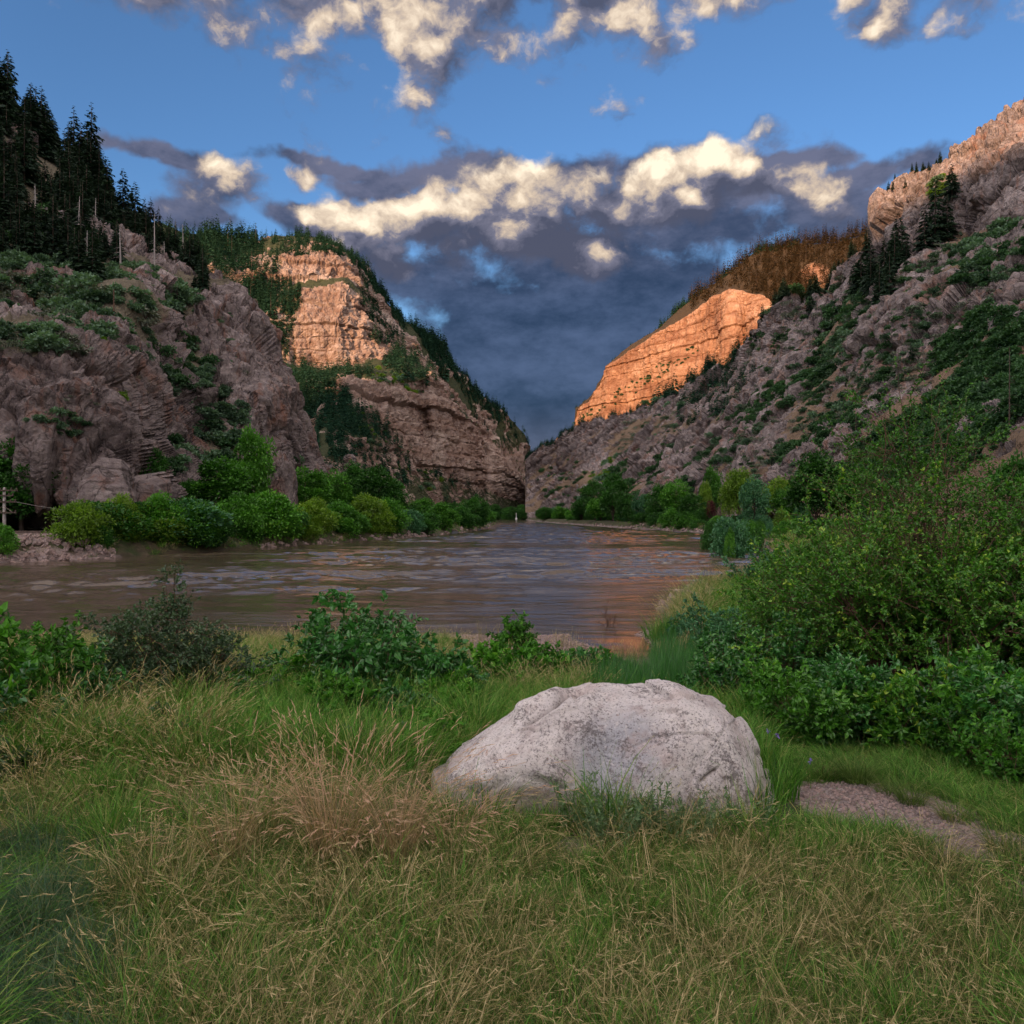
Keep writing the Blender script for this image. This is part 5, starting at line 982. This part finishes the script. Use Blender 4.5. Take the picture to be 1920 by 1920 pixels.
for i, (u, v, h, r_, mt, lab) in enumerate([(455,1330,.55,.5,'lf_mid','low light green bush left of the light dogwood'),(150,1380,.75,.5,'lf_broad','dark leafy bush between the left edge bush and the dusky shrub'),(230,1350,.7,.45,'lf_dusk','small leaved bush under the left side of the dusky shrub'),(400,1350,.6,.45,'lf_broad','dark bush at the right foot of the dusky shrub'),
        (620,1380,.55,.5,'lf_mid','light green bush at the foot of the tallest dogwood'),(740,1385,.5,.5,'lf_broad','dark bush at the foot of the tallest dogwood'),(850,1360,.55,.5,'lf_mid','bush filling the gap between dogwood and boulder'),(80,1330,.9,.45,'lf_mid','pointed light green bush behind the mullein'),
        (1340,1335,.8,.6,'lf_broad','dark leafed bush behind the right shoulder of the boulder'),(1600,1370,.8,.6,'lf_broad','shaded bush under the left part of the huge right shrub'),(1745,1380,.7,.6,'lf_mid','low green bush in front of the huge right shrub'),(1350,1240,1.1,.7,'lf_blue','bluish bush on the bank above the vivid sedge'),
        (1465,1375,.75,.55,'lf_mid','green bush just right of the boulder shoulder'),(1530,1405,.62,.5,'lf_small','fine leaved bush above the gravel path, at its left end'),(1600,1400,.85,.6,'lf_broad','dark bush behind the round olive bunchgrass'),(1680,1405,.8,.6,'lf_small','fine leaved bush behind the smaller olive bunchgrass'),(1770,1410,.95,.6,'lf_broad','dark bush above the right end of the gravel path'),(1850,1425,.9,.55,'lf_mid','green bush near the right edge above the path'),(1930,1450,.9,.6,'lf_broad','dark bush cut by the right edge above the path'),(1400,1325,.8,.6,'lf_small','fine leaved bush behind the top right of the boulder'),
        (300,1425,.35,.35,'lf_dusk','knee high weed in the grass left of centre'),(480,1400,.35,.35,'lf_mid','knee high light weed before the light dogwood'),(700,1440,.34,.4,'lf_dusk','dusky weed in the grass before the tallest dogwood'),(800,1420,.4,.4,'lf_mid','green weed left of the boulder'),(30,1470,.3,.35,'lf_dusk','weed at the left edge below the leafy bushes'),(200,1440,.32,.3,'lf_blue','bluish weed near the mullein')]):
    fgshrub('undergrowth_bush', lab, 260+i, foot(u, v), h, r_, 14, 6, 4, 9, .066, .040, mt, 'twig', r0=.006, group='undergrowth bushes of the near bank', cat='bush')
for (u, v, h, r_, lab) in [(2180,1330,2.3,1.5,'large shrub standing just beyond the right edge of the picture'),(2500,1290,2.0,1.4,'shrub farther beyond the right edge of the picture'),(-260,1330,1.3,.9,'shrub just beyond the left edge of the picture')]:
    fgshrub('currant_shrub', lab, int(abs(u)), foot(u, v), h, r_, 22, 8, 6, 12, .056, .036, 'lf_small', 'twig', r0=.016)
# mullein and the small purple flowers
q = np.random.default_rng(300); mu = thing('mullein', 'upright pale green mullein rosette at lower left', 'plant', foot(118, 1425)); mb = MB(); n = 70
tz = np.linspace(.02, .42, n); aa = np.arange(n)*2.4; leafmesh(mb, np.stack([0*tz, 0*tz, tz], 1), np.stack([np.cos(aa)*(1.1-tz*1.5), np.sin(aa)*(1.1-tz*1.5), .35+tz*2.2], 1), .24*(1.15-tz*1.9), .06, seed=1); mb.obj('foliage', M['herb'], mu)
b = MB(); b.tube([(0,0,0),(0,0,.44)], [.012,.006], 6); b.obj('stem', M['herb'], mu)
M['petal'] = leafmat('violet petals', (.16,.10,.42), (.36,.26,.72), .3)
for (u, v, h, lab) in [(190,1395,.22,'violet flower spike beside the mullein'),(1458,1430,.22,'small violet flower right of the boulder, upper one'),(1520,1480,.20,'small violet flower right of the boulder, by the path'),(1440,1415,.2,'small violet flower close to the right edge of the boulder')]:
    f_ = thing('violet_flower', lab, 'flower', foot(u, v)); b = MB(); b.tube([(0,0,0),(.005,0,h*.6),(0,0,h)], .003, 4); b.obj('stem', M['g_green'], f_)
    mb = MB(); n = 26 if u < 300 else 8; zz = h*q.uniform(.72 if u < 300 else .95, 1.05, n); leafmesh(mb, np.stack([0*zz, 0*zz, zz], 1), q.normal(size=(n, 3)), .028, .018, seed=2); mb.obj('petals', M['petal'], f_)

# ---------------------------------------------------------------- grasses
q = np.random.default_rng(12)
tonedry = lambda q, n: np.where(q.random(n) < .2, q.uniform(.8, 1, n), q.uniform(0, .8, n))
TU = {'green': blades(q, 70, .44, .11, .22, .0065, .5, .12, .07, rnd=tonedry).mesh('blades', M['g_green']), 'green2': blades(q, 60, .38, .14, .35, .0075, .7, .0, .07, rnd=tonedry).mesh('blades', M['g_green']),
      'dry': blades(q, 60, .50, .12, .25, .0036, .5, .5, .12).mesh('blades', M['g_dry']), 'dry2': blades(q, 70, .36, .14, .35, .0036, .6, .22, .09).mesh('blades', M['g_dry']),
      'short': blades(q, 90, .13, .13, .4, .0045, .7, 0).mesh('blades', M['g_olive']), 'short2': blades(q, 80, .18, .12, .5, .0048, .8, .05, .05).mesh('blades', M['g_green']),
      'reed': blades(q, 16, .62, .12, .08, .008, .12, .8, .13, twist=.4).mesh('blades', M['g_dry']), 'sedge': blades(q, 120, .55, .16, .18, .008, .25, 0, rnd=None).mesh('blades', M['g_vivid']),
      'fine': blades(q, 110, .24, .09, .5, .0042, .6, .04, .06).mesh('blades', M['g_blue']), 'olive': blades(q, 230, .34, .07, .65, .0034, .75, .05, .06).mesh('blades', M['g_olive'])}
hb = MB(); 
for k in range(16):
    a = q.uniform(0, 6.28); r_ = .09*math.sqrt(q.random()); h = q.uniform(.14, .26); tip = np.array([math.cos(a)*(r_+h*.35), math.sin(a)*(r_+h*.35), h]); b0 = np.array([math.cos(a)*r_, math.sin(a)*r_, 0]); hb.tube([b0, lerp(b0, tip, .5)+[0,0,.02], tip], [.0025,.002,.001], 3)
    n = 34; f = q.uniform(.2, 1, n)[:, None]; leafmesh(hb, b0*(1-f)+tip*f, unit(q.normal(size=(n, 3))+np.array([0,0,.5])), q.uniform(.016, .034, n), .008, seed=k, simple=True)
TU['herb'] = hb.mesh('sprigs', M['herb'])
SRC = {}
def tuft(name, kind, u, v, s_, label, cat='grass', group=None, rz=0):
    o_ = thing(name, label, cat, foot(u, v), rz, s_, group); c_ = link('blades' if kind != 'herb' else 'sprigs', TU[kind], o_); SRC.setdefault(kind, c_); return o_
def big(name, n, h, spread, lean, w_, droop, head, hl, mat, u, v, label, group=None, seed=0, rnd=None):
    o_ = thing(name, label, 'grass', foot(u, v), seed, 1, group); link('blades', blades(np.random.default_rng(seed), n, h, spread, lean, w_, droop, head, hl, 6, rnd=rnd).mesh('blades', M[mat]), o_)
gF = 'fountain grass clumps in the foreground'
big('fountain_grass', 360, .92, .10, .22, .0040, .55, .55, .14, 'g_pink', 625, 1640, 'rusty gold arching grass clump, the biggest one in the middle foreground', gF, 1)
big('fountain_grass', 200, .82, .07, .28, .0038, .6, .55, .13, 'g_pink', 745, 1632, 'rusty gold arching clump between the biggest clump and the boulder', gF, 2)
big('fountain_grass', 170, .86, .07, .26, .0038, .6, .55, .13, 'g_pink', 430, 1640, 'rusty gold arching clump leaning left, left of the biggest clump', gF, 3)
big('fountain_grass', 120, .66, .07, .18, .0040, .5, .8, .15, 'g_dry', 498, 1610, 'straight straw coloured clump between the two rusty clumps', gF, 4)
big('fountain_grass', 120, .46, .08, .4, .0040, .8, .7, .14, 'g_pink', 855, 1600, 'small rusty clump at the left foot of the boulder', gF, 5)
big('fountain_grass', 110, .48, .10, .3, .0036, .5, .7, .14, 'g_dry', 60, 1500, 'dry feathery clump at the left edge', gF, 6)
gO = 'olive bunchgrass clumps by the gravel path'
for i, (u, v, n, h, lab) in enumerate([(1608,1470,420,.34,'round olive bunchgrass clump, biggest beside the gravel path'),(1708,1508,330,.25,'smaller olive bunchgrass clump on the gravel path edge'),(1545,1460,260,.26,'olive bunchgrass clump left of the biggest one'),(1660,1395,240,.28,'shaded bunchgrass clump behind the biggest one'),(1668,1490,220,.20,'flattened bunchgrass between the two round clumps'),(1790,1540,260,.22,'bunchgrass clump at the right end of the gravel path'),(1880,1600,260,.24,'bunchgrass clump in the lower right corner'),(1500,1400,160,.2,'straw topped bunchgrass right behind the boulder')]):
    big('bunchgrass', n, h, .08, .62, .0030, .7, .03, .05, 'g_olive', u, v, lab, gO, 20+i)
gBf = 'blue green fescue clumps at lower left'
for i, (u, v, n, h, lab) in enumerate([(20,1600,240,.30,'blue green fescue clump at the left edge of the foreground'),(95,1625,220,.26,'blue green fescue clump right of the leftmost one'),(-40,1540,190,.28,'blue green fescue clump cut by the left edge'),(190,1600,300,.24,'olive green fescue clump left of the small bare patch'),(150,1540,240,.24,'paler fescue clump behind the others')]):
    big('fescue_clump', n, h, .09, .50, .0046, .6, .05, .06, 'g_blue' if i < 3 else 'g_olive', u, v, lab, gBf, 40+i)
gS = 'vivid sedge clumps on the near bank'
for i, (u, v, n, h, lab) in enumerate([(1240,1290,420,.52,'vivid green sedge patch behind the boulder, its left part'),(1295,1290,380,.56,'vivid green sedge patch behind the boulder, its right part'),(1268,1200,300,.95,'dark tall sedge clump at the water edge below the dogwood'),(1300,1330,200,.4,'sedge right behind the boulder top')]):
    big('sedge_clump', n, h, .26, .22, .010, .3, 0, .05, 'g_vivid', u, v, lab, gS, 60+i)
big('tall_grass', 170, .50, .10, .18, .0055, .4, .1, .07, 'g_green', 1470, 1500, 'tall green grass clump between the boulder and the path', None, 70)
big('tall_grass', 120, .50, .10, .22, .0055, .4, .1, .07, 'g_green', 1435, 1530, 'tall green grass clump hugging the right foot of the boulder', None, 71)
for i, (k, u, v, lab) in enumerate([('green', 500, 1420, 'green meadow grass tuft with straw tips before the dogwood'),('green2', 560, 1470, 'leaning green grass tuft before the dogwood'),('dry', 330, 1440, 'dry meadow tuft with seed heads left of centre'),('dry2', 250, 1500, 'short dry tuft near the bare patch'),('short', 1000, 1610, 'short olive turf tuft before the boulder'),('short2', 1100, 1640, 'short green turf tuft before the boulder'),('reed', 920, 1225, 'brown headed reed tuft on the pale gravel shore'),('sedge', 1200, 1300, 'sedge tuft left of the vivid sedge patch'),('fine', 260, 1620, 'small fine fescue tuft near the bare patch'),('herb', 1150, 1560, 'pale green herb in front of the boulder')]):
    tuft('grass_tuft' if k != 'herb' else 'meadow_herb', k, u, v, 1.0, lab)
q = np.random.default_rng(55)
def field(n, Y0, Y1, pw, um=(-160, 2080)):
    Y = Y0+(Y1-Y0)*q.random(n)**pw; u = q.uniform(*um, n); X = (u-CU)/FPX*Y; z, s_ = gz(X, Y, True); v = HV-(z-CAMZ)/Y*FPX; return X, Y, z, s_, u, v
acc = {k: [] for k in TU}
X, Y, z, s_, u, v = field(26000, 2.0, 19.5, 1.35)
pth = pathmask(u, v); inb = (np.abs(X-(xs[0]+xs[-1])/2) < 1.12*(xs[-1]-xs[0])/2+.0) & (Y > YB-.80) & (Y < YB+.62) | ((np.hypot((X-.62)/1.15, (Y-YB+.05)/.72) < 1))
nz = fbm(np.stack([X*1.1, Y*1.1, 0*X], -1), 3, 91); n2_ = fbm(np.stack([X*.5, Y*.5, 0*X], -1), 2, 92)
for i in range(len(X)):
    if s_[i] < .25 or pth[i] > .28+.25*q.random() or inb[i]: continue
    a, b_ = u[i], v[i]; r_ = q.random(); sc_ = q.uniform(.7, 1.2)
    grav = s_[i] < 5.5 and 870 < a < 1235 and Y[i] > 12
    if grav:
        k = 'reed' if r_ < .16 else None; sc_ *= .8
        if k is None: continue
    elif b_ > 1600: k = 'short' if r_ < .50+.3*nz[i] else ('short2' if r_ < .72 else ('fine' if a < 200 else ('dry2' if r_ > .84 else 'green'))); sc_ *= (.85 if a > 860 else 1.1)*(.62 if k == 'green' else 1)
    elif a > 1440 and b_ > 1380: k = 'short2' if r_ < .6 else 'short'; sc_ *= 1.0
    elif a > 860 and b_ > 1500: k = ('herb' if r_ < .03+.45*n2_[i] and 1040 < a < 1440 else ('short2' if r_ < .45 else ('short' if r_ < .85 else ('dry2' if r_ < .93 else 'green')))); sc_ *= 1.15
    elif b_ > 1480: k = 'dry' if r_ < .05+.3*nz[i]*(a < 380) else ('dry2' if r_ < .34+.3*nz[i] else ('green' if r_ < .60 else ('fine' if r_ < .78 else 'short2'))); sc_ *= .8
    elif b_ > 1330: sc_ *= 1.25 if a < 900 else 1.; k = ('green' if r_ < .5 else 'green2') if a > 400 and r_ < .9 else ('dry' if r_ < .28 else ('green' if r_ < .8 else 'dry2'))
    elif s_[i] < 2.2: k = 'dry' if r_ < .6 else ('reed' if r_ < .75 else 'green2')
    else: k = 'green2' if r_ < .45 else ('green' if r_ < .75 else 'dry')
    if a > 1130 and a < 1330 and b_ < 1330 and k != 'reed': k = 'sedge' if r_ < .6 else 'green2'
    if s_[i] < 3.5 and a < 900: sc_ *= .6
    dens = {'short': 1, 'short2': 1}.get(k, .62)
    if q.random() > dens: continue
    acc[k].append((X[i], Y[i], z[i]-.01, sc_))
for lo, hi, n_ in ((2080, 4600, 16000), (-2600, -160, 14000)):
    X, Y, z, s_, u, v = field(n_, 2.0, 20, 1.2, (lo, hi))
    for i in range(len(X)):
        if s_[i] < .3: continue
        r_ = q.random(); k = 'short2' if r_ < .3 else ('green' if r_ < .55 else ('green2' if r_ < .75 else ('dry2' if r_ < .88 else 'short'))); acc[k].append((X[i], Y[i], z[i]-.01, q.uniform(.8, 1.3)))
X, Y, z, s_, u, v = field(14000, 20, 75, 1.0, (1100, 2900))
for i in range(len(X)):
    if s_[i] < .3: continue
    r_ = q.random(); k = 'dry' if (s_[i] < 1.5 and r_ < .4) or r_ < .07 else ('green2' if r_ < .6 else 'green'); acc[k].append((X[i], Y[i], z[i], q.uniform(1.2, 2.2)))
X, Y, z, s_, u, v = field(9000, 50, 210, 1.0, (-200, 1500))
for i in range(len(X)):
    if .2 < s_[i] < 3.0 and not (u[i] < 130): acc['green2' if q.random() < .7 else 'dry'].append((X[i], Y[i], z[i], q.uniform(1.3, 2.6)))
    elif u[i] < 150 and .1 < s_[i] < 1.6 and q.random() < .25: acc['dry2'].append((X[i], Y[i], z[i], q.uniform(1.3, 2.)))
LBL = {'green': 'green meadow grass with straw tips covering the near bank', 'green2': 'leaning green grass filling the banks', 'dry': 'dry seed bearing grass mixed through the foreground meadow', 'dry2': 'shorter dry grass of the foreground', 'short': 'olive turf in the lower foreground', 'short2': 'short green turf around the gravel path', 'reed': 'brown headed stems standing along the pale shore', 'sedge': 'sedge around the vivid green patch', 'fine': 'fine fescue in the lower left foreground', 'herb': 'pale grey green herbs in front of the boulder'}
for k, L_ in acc.items():
    if not L_: continue
    a = np.array(L_); n = len(a); stuff({'green':'meadow_grass','green2':'bank_grass','dry':'seeding_grass','dry2':'dry_grass','short':'turf','short2':'green_turf','reed':'shore_reeds','sedge':'sedge','fine':'fescue','herb':'meadow_herbs'}[k], LBL[k], None, a[:, :3], np.stack([a[:, 3], a[:, 3], a[:, 3]*q.uniform(.8, 1.15, n)], 1), q.uniform(0, 6.28, n), [SRC[k]], np.zeros(n), q.normal(size=(n, 2))*.10)
# pebbles
PB = rockblob('pebble', 'pale pebble the size of a fist on the gravel path, at its left end', 'stone', (lambda f: (f[0], f[1], f[2]+.008))(foot(1560, 1500)), (.022, .018, .013), 4, M['stone'], res=8, amp=.25, sq=2)
X, Y, z, s_, u, v = field(60000, 2.2, 8, 1.3); k = pathmask(u, v) > .35+.3*q.random(len(u)); X2, Y2, z2, s2, u2, v2 = field(16000, 13, 24, 1.0, (820, 1450)); k2 = (s2 > -.3) & (s2 < 5.4)
a = np.concatenate([np.column_stack([X, Y, z])[k], np.column_stack([X2, Y2, z2])[k2]]); sz = np.concatenate([q.uniform(.15, .8, k.sum())*np.where(q.random(k.sum()) < .04, 1.6, 1), q.uniform(.6, 2.4, k2.sum())]); n = len(a)
stuff('pebbles', 'loose gravel on the path and the pale gravel shore', None, a, sz, q.uniform(0, 6.28, n), [PB], np.zeros(n), q.uniform(-1, 1, (n, 2)))
